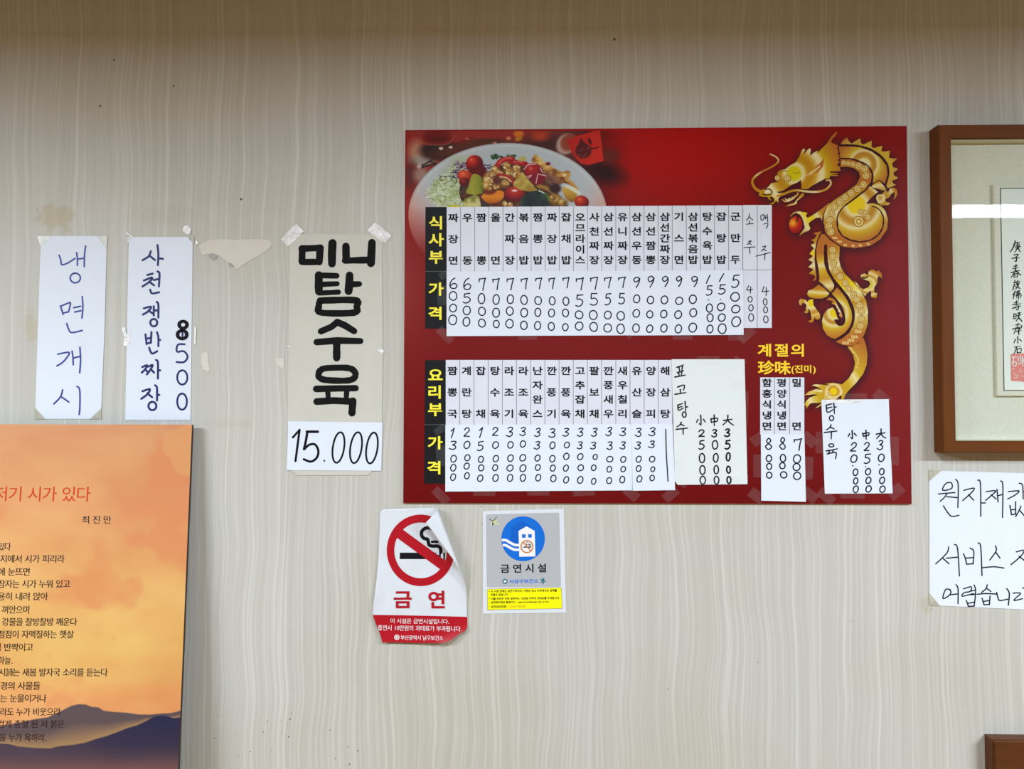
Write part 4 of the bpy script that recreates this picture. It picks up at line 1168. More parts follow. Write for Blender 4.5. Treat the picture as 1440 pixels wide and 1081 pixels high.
UPD3 = [('9', 297, 632, 52, 80), ('0', 299, 757, 48, 60), ('0', 296, 867, 50, 58), ('0', 294, 980, 50, 64),
        ('9', 404, 628, 52, 84), ('0', 404, 766, 48, 58), ('0', 399, 875, 46, 54), ('0', 398, 984, 46, 56),
        ('9', 514, 627, 54, 78), ('0', 510, 765, 50, 60), ('0', 505, 872, 48, 56), ('0', 506, 980, 48, 60),
        ('9', 620, 625, 48, 76), ('0', 622, 772, 54, 56), ('0', 614, 877, 52, 58), ('0', 616, 985, 48, 62),
        ('9', 737, 625, 52, 80), ('0', 726, 760, 54, 64), ('0', 729, 862, 52, 62), ('0', 725, 975, 58, 68),
        ('/', 842, 608, 30, 60), ('5', 852, 693, 48, 74), ('.', 845, 765, 8, 8), ('0', 852, 827, 46, 62), ('0', 857, 900, 46, 60), ('0', 856, 986, 46, 60),
        ('/', 945, 594, 36, 58), ('5', 950, 685, 54, 70), ('.', 937, 762, 8, 8), ('0', 941, 818, 56, 58), ('0', 946, 899, 52, 56), ('0', 949, 983, 60, 74),
        ('5', 1052, 622, 58, 96), ('0', 1047, 742, 66, 66), ('0', 1052, 835, 62, 58), ('0', 1055, 930, 66, 76)]
L1 = 0.0008                                        # first layer of paper above the strips
A_ = paper('price_sheet', [(628, 381.6), (887, 380.6), (887, 471.4), (628, 472.5)], BOARD, M['paper'],
           'wide white price sheet handwritten from 6000 on the left, below the upper menu names', 'price sheet', L1)
ink = Ink()
for ch, cx, cy, w, h in UPD:
    (x, y), = C1([(cx, cy)]); ink.digit(ch, x, y, w / S1_, h / S1_, 1.6)
for ch, cx, cy, w, h in UPD2:
    (x, y), = Q3([(cx, cy)]); ink.digit(ch, x, y, w / S1_, h / S1_, 1.6)
ink.build('handwriting', BOARD, M['pen'], A_, L1 + 0.0004)
tape(A_, quad(630, 384, 26, 10, -25), BOARD, L1 + 0.0005); tape(A_, quad(626, 471, 26, 12, 45), BOARD, L1 + 0.0005)
tape(A_, quad(705, 384, 28, 11, 3), BOARD, L1 + 0.0005); tape(A_, quad(768, 382, 30, 11, 2), BOARD, L1 + 0.0005)
tape(A_, quad(622, 415, 14, 28, 0), BOARD, L1 + 0.0005); tape(A_, quad(742, 473, 26, 9, 0), BOARD, L1 + 0.0005)
B_ = paper('price_sheet', [(886.2, 380.6), (1045.2, 379.8), (1045.8, 470.8), (886.8, 471.6)], BOARD, M['paper'],
           'white price sheet that starts with five handwritten columns of 9000, upper menu', 'price sheet', L1 + 0.0005)
digits(B_, BOARD, L1 + 0.0009, Q3, S1_, UPD3, 1.65, slant=0.06)
for p in (quad(1044, 381, 20, 9, 20), quad(1050, 470, 26, 14, -42), quad(888, 469, 16, 8, -40), quad(960, 473, 28, 9, 0), quad(1035, 474, 22, 9, 0)):
    tape(B_, p, BOARD, L1 + 0.001)

E1, S3_ = T(590, 490, 5.147), 5.147
E2 = T(770, 490, 5.147)
LOD = [('1', 240, 612, 34, 72), ('3', 242, 700, 50, 62), ('0', 246, 797, 40, 50), ('0', 244, 862, 38, 48), ('0', 243, 930, 36, 48),
       ('2', 342, 605, 44, 64), ('0', 343, 697, 42, 52), ('0', 346, 790, 38, 44), ('0', 341, 850, 38, 44), ('0', 343, 920, 34, 46),
       ('1', 445, 607, 30, 72), ('5', 441, 705, 44, 66), ('0', 444, 802, 36, 46), ('0', 446, 863, 38, 44), ('0', 439, 938, 38, 46),
       ('2', 548, 600, 44, 60), ('0', 550, 698, 42, 48), ('0', 552, 796, 38, 46), ('0', 547, 862, 36, 44), ('0', 550, 936, 38, 50),
       ('3', 653, 603, 46, 66), ('0', 658, 697, 38, 48), ('0', 658, 793, 40, 48), ('0', 655, 864, 44, 44), ('0', 655, 936, 38, 50),
       ('3', 747, 600, 42, 58), ('0', 748, 690, 38, 46), ('0', 747, 790, 42, 48), ('0', 748, 866, 42, 50), ('0', 748, 935, 38, 50),
       ('3', 855, 607, 42, 60), ('3', 851, 700, 40, 56), ('0', 854, 792, 36, 44), ('0', 856, 860, 36, 42), ('0', 859, 934, 36, 48)]
LOD2 = [('3', 33, 610, 48, 64), ('0', 36, 700, 36, 50), ('0', 35, 797, 38, 48), ('0', 38, 865, 36, 44), ('0', 42, 940, 38, 48),
        ('3', 133, 605, 44, 58), ('0', 140, 698, 36, 42), ('0', 136, 780, 38, 46), ('0', 133, 865, 36, 44), ('0', 135, 950, 36, 46),
        ('3', 237, 605, 42, 60), ('3', 234, 700, 38, 52), ('0', 237, 782, 38, 44), ('0', 240, 862, 40, 42), ('0', 237, 950, 38, 50),
        ('3', 339, 605, 40, 58), ('3', 331, 702, 40, 50), ('0', 345, 784, 30, 38), ('0', 334, 862, 34, 40), ('0', 334, 960, 32, 44),
        ('3', 445, 600, 42, 60), ('3', 450, 702, 40, 56), ('0', 451, 800, 44, 40), ('0', 447, 873, 34, 42), ('0', 446, 955, 36, 44),
        ('3', 545, 602, 44, 58), ('3', 545, 700, 38, 52), ('0', 548, 802, 36, 42), ('0', 548, 872, 34, 38), ('0', 541, 948, 36, 48)]
LOD3 = [('3', 657, 605, 44, 60), ('3', 655, 700, 40, 52), ('0', 660, 800, 36, 44), ('0', 659, 868, 34, 42), ('0', 665, 943, 36, 46),
        ('3', 757, 602, 50, 58), ('3', 754, 693, 44, 50), ('0', 757, 800, 38, 42), ('0', 762, 873, 28, 36), ('0', 757, 936, 32, 40)]
C_ = paper('price_sheet', [(626.3, 597.3), (888.8, 596.2), (889, 689.3), (626.2, 691)], BOARD, M['paper'],
           'wide white price sheet handwritten from 13000 on the left, below the lower menu names', 'price sheet', L1)
ink = Ink()
for ch, cx, cy, w, h in LOD:
    (x, y), = E1([(cx, cy)]); ink.digit(ch, x, y, w / S3_, h / S3_, 1.6, 0.12)
for ch, cx, cy, w, h in LOD2:
    (x, y), = E2([(cx, cy)]); ink.digit(ch, x, y, w / S3_, h / S3_, 1.6, 0.12)
ink.build('handwriting', BOARD, M['pen'], C_, L1 + 0.0004)
for p in (quad(620, 697, 26, 13, 45), quad(681, 690, 31, 14, 0), quad(757, 690, 31, 13, 0), quad(821, 690, 31, 14, -3), quad(619, 604, 18, 10, -35), quad(620, 640, 14, 30, 0)):
    tape(C_, p, BOARD, L1 + 0.0005)
D_ = paper('price_sheet', [(888, 596), (945.8, 595.8), (949.5, 689), (889.6, 689.8)], BOARD, M['paper'],
           'narrow white price sheet of two 33000 columns and one long pen line', 'price sheet', L1 + 0.0005)
ink = Ink()
ink.stroke(E2([(855, 585), (860, 760), (866, 860), (872, 960)]), 1.7)
digits(D_, BOARD, L1 + 0.0009, E2, S3_, LOD3, 1.6, slant=0.12, ink=ink)
for p in (quad(888, 694, 22, 14, 40), quad(943, 695, 22, 14, -40)):
    tape(D_, p, BOARD, L1 + 0.001)

# --- the paper with the mushroom dish, at the right end of the lower menu
G1, S4_ = T(930, 490, 4.805), 4.805
E_ = paper('price_note', [(944.6, 505), (1047, 505), (1051.2, 680.6), (953, 681.6), (949, 676)], BOARD, M['pale_paper'],
           'tall pale price note in brush pen right of the lower menu, three sizes from 25000', 'price note', L1 + 0.0001)
BR_W = 2.1
ink = Ink()
for st in ([(105, 127), (150, 111)], [(120, 125), (124, 158)], [(142, 116), (139, 152)], [(108, 162), (150, 149)], [(118, 165), (120, 186)], [(138, 158), (136, 180)], [(92, 192), (125, 186), (162, 179)],
           [(110, 260), (155, 247), (150, 282)], [(128, 276), (130, 304)], [(93, 309), (130, 303), (166, 297)],
           [(112, 382), (143, 371)], [(112, 400), (140, 391)], [(112, 380), (116, 416), (148, 402)], [(160, 358), (163, 390), (165, 422)], [(165, 396), (179, 393)],
           [(135, 498), (126, 515), (104, 529)], [(133, 512), (155, 522)], [(100, 546), (140, 541), (178, 537)], [(148, 542), (147, 560), (148, 579)],
           [(266, 450), (268, 485), (267, 515), (256, 506)], [(247, 480), (237, 500)], [(285, 478), (297, 496)],
           [(335, 474), (338, 500)], [(335, 476), (379, 470), (376, 492)], [(338, 498), (376, 491)], [(357, 448), (358, 485), (358, 522)],
           [(420, 486), (450, 481), (478, 477)], [(450, 450), (445, 485), (416, 516)], [(450, 485), (466, 503), (487, 516)]):
    ink.stroke(G1(st), BR_W, taper=0.25)
ink.stroke(G1([(155 + 13 * math.cos(a * .628), 446 + 18 * math.sin(a * .628)) for a in range(11)]), BR_W * .9)
digits(E_, BOARD, L1 + 0.0005, G1, S4_,
       [('2', 272, 572, 40, 48), ('5', 273, 651, 38, 58), ('0', 275, 740, 36, 62), ('0', 278, 820, 36, 60), ('0', 280, 889, 36, 54),
        ('3', 358, 572, 36, 52), ('0', 363, 650, 36, 58), ('0', 368, 738, 32, 58), ('0', 371, 818, 30, 56), ('0', 373, 889, 32, 52)], 1.9, ink=ink)
digits(E_, BOARD, L1 + 0.0005, G1, S4_, [('3', 445, 569, 36, 50), ('5', 450, 649, 36, 56), ('0', 452, 731, 26, 54), ('0', 454, 818, 24, 46), ('0', 457, 888, 26, 46)], 2.3)
for p in (quad(996, 507, 31, 13, 0), quad(1037, 541, 14, 14, 0), quad(1046, 575, 12, 50, 2), quad(955, 656, 14, 14, 0), quad(994, 678, 30, 8, 0), quad(1042, 672, 20, 12, -40), quad(958, 676, 20, 12, 40), quad(1040, 508, 18, 9, 30)):
    tape(E_, p, BOARD, L1 + 0.0006)

# --- noodle prices, and the sweet-and-sour pork note
H1, S5_ = T(1020, 450, 4.004), 4.004
F_ = paper('price_sheet', [(1069.9, 610), (1131.2, 610.7), (1133.4, 705.4), (1070.6, 703.8)], BOARD, M['paper'],
           'small white price sheet reading 8000, 8000, 7000 below the seasonal noodle strips', 'price sheet', L1)
digits(F_, BOARD, L1 + 0.0004, G1, S4_,
       [('8', 725, 645, 46, 76), ('8', 820, 641, 42, 78), ('7', 923, 648, 54, 76), ('0', 727, 742, 36, 44), ('0', 822, 740, 36, 50), ('0', 917, 745, 48, 56),
        ('0', 729, 796, 34, 42), ('0', 818, 791, 36, 42), ('0', 914, 800, 46, 48), ('0', 729, 855, 36, 40), ('0', 827, 853, 42, 42), ('0', 918, 860, 48, 50)], 1.8)
for p in (quad(1066, 617, 20, 15, -35), quad(1138, 618, 22, 15, 40), quad(1066, 655, 13, 32, 0), quad(1137, 658, 13, 32, 2), quad(1064, 697, 22, 15, 35), quad(1139, 696, 22, 15, 40)):
    tape(F_, p, BOARD, L1 + 0.0005)
G_ = paper('price_note', [(1155.1, 561.9), (1249.8, 561.1), (1251, 590), (1251.6, 620), (1254, 660), (1255.3, 693.5), (1159.9, 694)], BOARD, M['paper'],
           'square white price note under the dragon tail, three sizes from 20000', 'price note', L1)
ink = Ink()
for st in ([(570, 479), (600, 471)], [(572, 496), (600, 489)], [(568, 480), (575, 519), (606, 504)], [(610, 463), (613, 495), (614, 526)], [(614, 491), (625, 488)],
           [(595, 590), (588, 605), (569, 618)], [(592, 603), (613, 612)], [(558, 633), (595, 628), (629, 624)], [(597, 630), (597, 650), (596, 669)],
           [(568, 736), (600, 731), (631, 724)], [(586, 733), (583, 750)], [(606, 730), (606, 748)], [(574, 753), (623, 745), (620, 781)],
           [(714, 622), (716, 650), (715, 668), (706, 660)], [(700, 640), (692, 655)], [(727, 638), (738, 650)],
           [(774, 637), (777, 655)], [(774, 640), (808, 634), (806, 650)], [(777, 654), (806, 649)], [(792, 620), (793, 645), (793, 671)],
           [(850, 642), (878, 637), (900, 634)], [(877, 613), (874, 640), (852, 667)], [(877, 640), (888, 655), (904, 664)]):
    ink.stroke(H1(st), 2.1, taper=0.25)
for cx, cy, rx, ry in ((598, 552, 12, 14), (597, 705, 14, 9)):
    ink.stroke(H1([(cx + rx * math.cos(a * .628), cy + ry * math.sin(a * .628)) for a in range(11)]), 1.8)
digits(G_, BOARD, L1 + 0.0004, H1, S5_,
       [('2', 722, 715, 34, 48), ('2', 797, 713, 32, 46), ('3', 873, 703, 32, 52), ('0', 724, 780, 34, 42), ('5', 800, 780, 34, 55), ('0', 878, 775, 32, 42),
        ('.', 718, 820, 5, 5), ('.', 790, 825, 5, 5), ('.', 865, 814, 5, 5), ('0', 733, 856, 26, 38), ('0', 804, 853, 28, 36), ('0', 881, 853, 26, 36),
        ('0', 734, 905, 24, 34), ('0', 806, 902, 28, 36), ('0', 883, 902, 28, 36), ('0', 735, 952, 28, 38), ('0', 807, 950, 30, 36), ('0', 885, 952, 30, 36)], 1.8, slant=0.12, ink=ink)
for p in (quad(1203, 559, 33, 12, 0), quad(1240, 559, 24, 16, 42), quad(1152, 622, 10, 30, 0), quad(1257, 634, 14, 40, 0), quad(1162, 698, 26, 14, 40), quad(1199, 696, 34, 10, 0), quad(1260, 691, 22, 16, -40)):
    tape(G_, p, BOARD, L1 + 0.0005)
tape(G_, [(1160, 562.5), (1188, 562), (1217, 562), (1210, 565.5), (1190, 567), (1165, 566)], BOARD, L1 + 0.0006, 'glint_white_tape', 'piece of clear tape coloured white for its glint')

# ---------------------------------------------------------------- sheets taped to the wall, left of the board
A1 = T(0, 260, 3.09)
P0 = 0.0006
def circ(cx, cy, rx, ry, n=12, a0=-1.6, over=1.05):
    return [(cx + rx * math.cos(a0 - 2 * math.pi * over * k / n), cy + ry * math.sin(a0 - 2 * math.pi * over * k / n)) for k in range(n + 1)]


SN = paper('handwritten_sign', A1([(178, 222), (464, 222), (455, 600), (438, 1016), (152, 1016), (165, 600)]), WALL, M['paper'],
           'tall white paper with four blue pen characters, leftmost above the sunset poster', 'handwritten sign', P0)
ink = Ink()
for st in ([(257, 305), (264, 326), (268, 346), (292, 340), (326, 319)], [(333, 294), (336, 320), (336, 349)], [(336, 322), (366, 318)], [(372, 265), (367, 305), (366, 355)], circ(327, 404, 22, 21),
           [(262, 526), (270, 548), (274, 562)], [(265, 526), (300, 512), (306, 516), (298, 551)], [(275, 556), (298, 551)], [(357, 485), (360, 530), (356, 578)], [(320, 533), (350, 527)], [(324, 552), (352, 546)],
           [(290, 602), (298, 626), (311, 641), (357, 632)],
           [(251, 735), (300, 727), (290, 750), (270, 772), (247, 786)], [(313, 722), (317, 750), (318, 781)], [(318, 752), (346, 745)], [(347, 705), (350, 760), (346, 816)],
           [(272, 890), (262, 921), (234, 951)], [(265, 919), (299, 943)], [(334, 875), (346, 890), (347, 960), (344, 997)]):
    ink.stroke(A1(st), 2.3)
ink.build('handwriting', WALL, M['blue_pen'], SN, P0 + 0.0004)
for c in ([(160, 222), (226, 222), (176, 270)], [(420, 222), (466, 222), (464, 280)], [(150, 965), (200, 1018), (150, 1018)], [(440, 970), (440, 1018), (388, 1018)]):
    tape(SN, A1(c), WALL, P0 + 0.0003, 'old_tape', 'yellowed tape over a corner')

SC = paper('handwritten_sign', A1([(560, 226), (815, 226), (837, 250), (828, 1021), (544, 1021), (552, 600)]), WALL, M['paper'],
           'tall white paper with six navy brush characters and the price 8500', 'handwritten sign', P0)
ink = Ink()
for st in ([(655, 288), (646, 310), (619, 327)], [(648, 306), (673, 326)], [(684, 261), (688, 300), (686, 348)], [(688, 318), (708, 321)],
           [(640, 391), (663, 385)], [(625, 415), (661, 402), (650, 420), (619, 441)], [(648, 420), (669, 436)], [(668, 413), (689, 408)], [(684, 376), (693, 385), (690, 441)], [(652, 455), (661, 471), (691, 466)],
           [(625, 536), (656, 529), (645, 548), (621, 563)], [(645, 545), (663, 558)], [(668, 527), (668, 567)], [(668, 545), (685, 545)], [(681, 508), (688, 520), (688, 576)], circ(668, 598, 15, 16),
           [(632, 649), (637, 691)], [(658, 639), (655, 686)], [(635, 668), (656, 664)], [(637, 689), (655, 684)], [(682, 640), (688, 660), (688, 700)], [(688, 673), (696, 673)], [(648, 707), (660, 732), (683, 722)],
           [(618, 791), (640, 783), (631, 800), (616, 815)], [(630, 800), (641, 812)], [(645, 789), (663, 782), (655, 800), (638, 823)], [(655, 800), (669, 815)], [(678, 760), (686, 772), (686, 841)], [(686, 805), (696, 805)],
           [(619, 896), (651, 887), (641, 908), (614, 929)], [(640, 905), (661, 922)], [(674, 870), (682, 882), (682, 936)], [(682, 910), (692, 912)], circ(662, 960, 17, 18),
           [(802, 692), (773, 694), (769, 724), (798, 722), (815, 745), (800, 769), (767, 769)], circ(792, 836, 22, 31, 16), circ(791, 941, 21, 35, 16), [(792, 620), (793, 650), (792, 672)]):
    ink.stroke(A1(st), 3.0 if st[0][0] < 700 else 2.7)
ink.build('handwriting', WALL, M['navy_pen'], SC, P0 + 0.0004)
ink = Ink()
for k in (0, 3):
    ink.stroke(A1(circ(794 + k, 607, 17, 15, 14)), 4.2); ink.stroke(A1(circ(790 + k, 650, 20, 18, 14)), 4.2)
o = ink.build('overwritten_digit', WALL, M['black_ink'], SC, P0 + 0.0006); o['label'] = 'thick black figure eight written over'
K1 = T(140, 310, 5.538)
tape(SC, K1([(215, 125), (250, 125), (215, 190)]), WALL, P0 + 0.0003, 'old_tape')
tape(SC, K1([(690, 118), (735, 118), (735, 190)]), WALL, P0 + 0.0003, 'old_tape')
for c in ([(645, 70), (660, 42), (690, 38), (715, 62), (705, 105), (690, 110), (660, 98)], [(196, 95), (215, 92), (262, 128), (250, 134), (218, 108)], [(740, 195), (752, 152), (775, 180)]):
    tape(SC, K1(c), WALL, P0 + 0.0005, 'glint_white_tape', 'crumpled bit of clear tape, coloured white for its glint')
for c in ([(528, 620), (545, 618), (548, 650), (566, 640), (562, 700), (535, 700), (540, 660)], [(845, 615), (853, 618), (850, 690), (842, 694)]):
    tape(SC, A1(c), WALL, P0 + 0.0005, 'glint_white_tape', 'crumpled bit of clear tape, coloured white for its glint')

# --- aged sheet with thick brush characters
V1 = T(270, 290, 2.703)
MT = paper('handwritten_sign', V1([(372, 106), (722, 106), (724, 550), (722, 830), (720, 1000), (690, 1000), (668, 1022), (400, 1022), (372, 1000), (362, 820), (366, 550)]), WALL, M['old_paper'],
           'tall aged sheet with thick black marker characters, left of the red board', 'handwritten sign', P0)
ink = Ink()
for st, w in (([(418, 161), (488, 158)], 26), ([(487, 158), (484, 212)], 27), ([(486, 211), (420, 212)], 24), ([(419, 161), (418, 210)], 26),
              ([(534, 140), (532, 180), (532, 218)], 31), ([(585, 152), (586, 204)], 28), ([(582, 206), (672, 204)], 25), ([(684, 138), (682, 180), (680, 216)], 30),
              ([(478, 262), (550, 264)], 23), ([(482, 262), (482, 324)], 30), ([(486, 297), (552, 294)], 20), ([(482, 330), (556, 326)], 20), ([(599, 262), (598, 295), (595, 322)], 30), ([(602, 297), (636, 295)], 22),
              ([(486, 358), (620, 357), (626, 380), (616, 404), (490, 404), (482, 380), (486, 358)], 25),
              ([(552, 440), (530, 458), (490, 475)], 24), ([(552, 440), (580, 452), (616, 474)], 26), ([(474, 516), (550, 510), (640, 512)], 25), ([(550, 516), (550, 576)], 29),
              ([(485, 625), (510, 615), (590, 614), (618, 628), (618, 650), (590, 662), (510, 660), (482, 648), (485, 625)], 24),
              ([(472, 694), (550, 692), (622, 691)], 26), ([(516, 700), (518, 735)], 20), ([(588, 700), (586, 735)], 20), ([(474, 742), (540, 738), (612, 742)], 25), ([(611, 740), (608, 785)], 28)):
    ink.stroke(V1(st), w / 2.703, smooth=len(st) > 3, jit=0.07)
ink.build('brush_lettering', WALL, M['marker'], MT, P0 + 0.0004)
N1 = T(390, 305, 8.47)
for c in ([(38, 275), (125, 170), (225, 85), (318, 170), (250, 245), (125, 352)], [(1070, 160), (1160, 65), (1260, 135), (1358, 225), (1285, 318), (1180, 250)]):
    o = bm = None
    bm = bmesh.new()
    pts = N1(c); rs2 = random.Random(int(c[0][0]))
    # crumpled: a small net with random heights
    cx, cy = sum(p[0] for p in pts) / 6, sum(p[1] for p in pts) / 6
    rings = []
    for k in range(5):
        f = 1 - k / 5
        rings.append([bm.verts.new(WALL.P(cx + (catp[0] - cx) * f, cy + (catp[1] - cy) * f, P0 + 0.0006 + (rs2.uniform(0, 0.0016) if k else 0.0)))
                      for catp in [tuple(pts[i][j] + (pts[(i + 1) % 6][j] - pts[i][j]) * h / 4 for j in (0, 1)) for i in range(6) for h in range(4)]])
    mid = bm.verts.new(WALL.P(cx, cy, P0 + 0.0012))
    n = len(rings[0])
    for k in range(4):
        for i in range(n): bm.faces.new((rings[k][i], rings[k][(i + 1) % n], rings[k + 1][(i + 1) % n], rings[k + 1][i]))
    for i in range(n): bm.faces.new((rings[4][i], rings[4][(i + 1) % n], mid))
    o = bm_object('tape_strip', bm, M['glint_white_tape'], MT); o['label'] = 'crumpled clear tape on a top corner, coloured white for its glints'
tape(MT, V1([(345, 536), (372, 530), (372, 536)]), WALL, P0 + 0.0004, 'glint_white_tape'); tape(MT, V1([(704, 545), (724, 540), (730, 552), (722, 562)]), WALL, P0 + 0.0004, 'glint_white_tape')
R1 = T(390, 570, 8.47)
PT = paper('price_tag', R1([(130, 188), (1252, 202), (1236, 778), (112, 770)]), WALL, M['paper'],
           'white paper reading 15.000 in black marker below the thick black characters', 'price tag', P0 + 0.0006)
ink = Ink()
for st, w in (([(185, 380), (225, 335), (265, 290)], 26), ([(265, 290), (240, 480), (216, 662)], 27), ([(352, 312), (482, 312)], 32), ([(358, 312), (340, 420), (318, 520)], 30),
              ([(318, 522), (380, 468), (450, 465), (488, 540), (470, 620), (400, 668), (315, 640)], 28)):
    ink.stroke(R1(st), w / 8.47, smooth=len(st) > 2)
for cx, cy, rx, ry in ((728, 500, 68, 182), (937, 502, 68, 184), (1127, 506, 66, 184)):
    ink.stroke(R1([(cx + rx * math.cos(a) - (ry * math.sin(a)) * 0.13, cy + ry * math.sin(a)) for a in [-1.5 - 2 * math.pi * k / 18 for k in range(19)]]), 22 / 8.47)
ink.ellipse(*R1([(559, 658)])[0], 1.3, 1.3, 12)
ink.build('handwriting', WALL, M['black_ink'], PT, P0 + 0.001)

# --- scraps left on the wallpaper
M['scrap'] = add_noise_tint(new_mat('cream_paper_scrap', (204, 199, 187), 0.8, 0.15, 1.02), 40, 0.05)
M['glue'] = add_noise_tint(new_mat('dried_glue_patch', (205, 203, 192), 0.7, 0.2, 1.02), 60, 0.05)
paper('torn_paper_scrap', K1([(770, 200), (800, 178), (860, 150), (960, 145), (1060, 150), (1180, 145), (1310, 148), (1345, 175), (1325, 215), (1250, 270), (1170, 310), (1110, 350), (1075, 380), (1045, 358), (990, 320),
                              (930, 270), (880, 255), (800, 270)]), WALL, M['scrap'], 'cream torn paper scrap shaped like a wedge, beside the 8500 sign', 'paper scrap', 0.0002, 0.0004)
M['grey_scrap'] = add_noise_tint(new_mat('dirty_grey_scrap', (160, 158, 152), 0.8, 0.15, 1.1), 90, 0.2)
for nm, c, lb in (('paper_scrap', [(845, 262), (880, 258), (915, 275), (910, 298), (885, 308), (860, 290)], 'tiny dirty grey paper scrap on the lower left edge of the torn wedge'),
                  ('paper_scrap', [(1000, 330), (1020, 328), (1045, 350), (1030, 362), (1008, 350)], 'tiniest dirty grey scrap near the lower tip of the torn wedge')):
    paper(nm, K1(c), WALL, M['grey_scrap'], lb, 'paper scrap', 0.0007, 0.0003)
U1 = T(260, 460, 7.719)
paper('dried_glue', U1([(180, 290), (215, 265), (250, 285), (255, 390), (270, 450), (255, 490), (225, 465), (200, 470), (178, 400)]), WALL, M['glue'], 'pale dried glue patch right of the 8500 sign', 'glue patch', 0.0002, 0.0003)
paper('dried_glue', U1([(980, 350), (1040, 330), (1075, 345), (1075, 440), (1050, 445), (1005, 410)]), WALL, M['glue'], 'pale dried glue patch left of the aged brush-lettered sheet', 'glue patch', 0.0002, 0.0003)
ink = Ink(); rs2 = random.Random(3)
W8 = T(240, 880, 3.13)
for x, y, r in ((205, 392, 2), (425, 420, 3), (408, 467, 3), (516, 430, 2), (525, 410, 4), (531, 385, 3), (520, 487, 4), (485, 420, 2), (487, 467, 2), (300, 571, 2), (351, 553, 3), (445, 547, 3), (702, 458, 3),
                (783, 532, 3), (824, 549, 4), (724, 583, 3), (787, 608, 4), (643, 541, 2), (540, 277, 2)):
    (px, py), = W8([(x, y)]); ink.ellipse(px, py, r / 3.13 * .8, r / 3.13 * .8, 8)
for px, py, r in ((160, 84, 1.6), (141, 149, 1.8), (244, 121, 1.6), (339, 280, 2.0), (407, 534, 1.2), (939, 969, 1.0), (1066, 931, 0.9), (986, 1003, .7), (1197, 873, .7), (722, 755, .9), (302, 1038, 1), (864, 55, 2.2), (677, 712, 1.0), (678, 736, .9)):
    ink.ellipse(px, py, r * .7, r * .9, 8)
M['speck'] = new_mat('dark_speck', (78, 72, 62), 0.8, 0.1)
o = ink.build('dirt_specks', WALL, M['speck'], wall_back, 0.00015); o['kind'] = 'stuff'


# ---------------------------------------------------------------- the curled no-smoking sticker
Y1 = T(520, 700, 5.147)
OUT = Y1([(78, 95), (100, 82), (200, 79), (350, 74), (490, 74), (580, 75), (672, 80), (680, 250), (688, 430), (692, 560), (699, 615), (702, 740), (705, 860), (706, 935), (690, 962), (650, 982), (612, 1010),
          (575, 1035), (530, 1050), (400, 1050), (250, 1047), (180, 1044), (92, 1046), (78, 990), (42, 905), (22, 842), (26, 780), (38, 690), (52, 560), (62, 420), (70, 250), (72, 130)])
LA, LB = Y1([(450, 88)])[0], Y1([(616, 534)])[0]         # where the corner starts to roll
_l = math.dist(LA, LB)
DIRX, DIRY = (LB[0] - LA[0]) / _l, (LB[1] - LA[1]) / _l
NX, NY = -DIRY * -1, DIRX * -1                             # towards the loose corner
ROLL = 8.0                                                  # radius of the roll in photo pixels


def sticker_point(px, py, lift=0.0):
    """the sticker's own flat place -> where it really is: rolled corner, loose lower edge, ripples"""
    s = (px - LA[0]) * NX + (py - LA[1]) * NY
    base = 0.0008 + 0.0010 * (noise.noise(Vector((px * 0.05, py * 0.035, 1.0))) + 0.6)
    lo = max(0.0, (py - 868) / 36.0)
    base += lo * lo * (0.003 + 0.010 * max(0, (px - 590) / 65.0)) + 0.004 * max(0.0, (540 - px) / 16.0) * min(1.0, max(0.0, (py - 800) / 40.0))
    mm = 0.00111
    if s <= 0: return WALL.P(px, py, base + lift)
    a = s / ROLL
    r_in = ROLL - lift / mm
    if a <= math.pi:
        n, h = r_in * math.sin(a), ROLL - r_in * math.cos(a)
    else:
        n, h = -(a - math.pi) * ROLL * 0.9, ROLL + r_in + (a - math.pi) * 0.6
    qx, qy = px - NX * s + NX * n, py - NY * s + NY * n
    return WALL.P(qx, qy, base + h * mm)


def filled(poly, step):
    """triangulated filling of an outline with inner points, so that it can bend"""
    pts = []
    n = len(poly)
    for i in range(n):
        a, b = poly[i], poly[(i + 1) % n]
        k = max(1, int(math.dist(a, b) / step))
        pts += [Vector((a[0] + (b[0] - a[0]) * j / k, a[1] + (b[1] - a[1]) * j / k)) for j in range(k)]
    m = len(pts)
    edges = [(i, (i + 1) % m) for i in range(m)]
    xs, ys = [p[0] for p in poly], [p[1] for p in poly]
    inner = []
    y = min(ys) + step * .5
    while y < max(ys):
        x = min(xs) + step * .5
        while x < max(xs):
            c = False
            for i in range(n):
                (xa, ya), (xb, yb) = poly[i], poly[(i + 1) % n]
                if (ya > y) != (yb > y) and x < (xb - xa) * (y - ya) / (yb - ya) + xa: c = not c
            if c and min((p - Vector((x, y))).length for p in pts) > step * .45: inner.append(Vector((x, y)))
            x += step
        y += step
    v, e_, f, *_ = delaunay_2d_cdt(pts + inner, edges, [], 1, 1e-5)
    return [tuple(p) for p in v], [tuple(t) for t in f]


def bent(name, poly, mat, parent, lift, step=2.2, both=False, drop=None):
    v, f = filled(poly, step)
    if drop is not None:
        f = [t for t in f if not any((v[i][0] - LA[0]) * NX + (v[i][1] - LA[1]) * NY > drop for i in t)]
    V = [sticker_point(x, y, lift) for x, y in v]; Fs = list(f)
    return link_mesh(name, V, Fs, mat, parent, smooth=True)


stk = thing('no_smoking_sticker', sticker_point(590, 904), 'white and red no smoking sticker with its top right corner curled over', 'sticker')
o = bent('backing', OUT, M['sticker_white'], stk, 0.0)
md = o.modifiers.new('thickness', 'SOLIDIFY'); md.thickness = 0.0002; md.offset = 0
INK_S = 0.00035
DROP = ROLL * 1.5


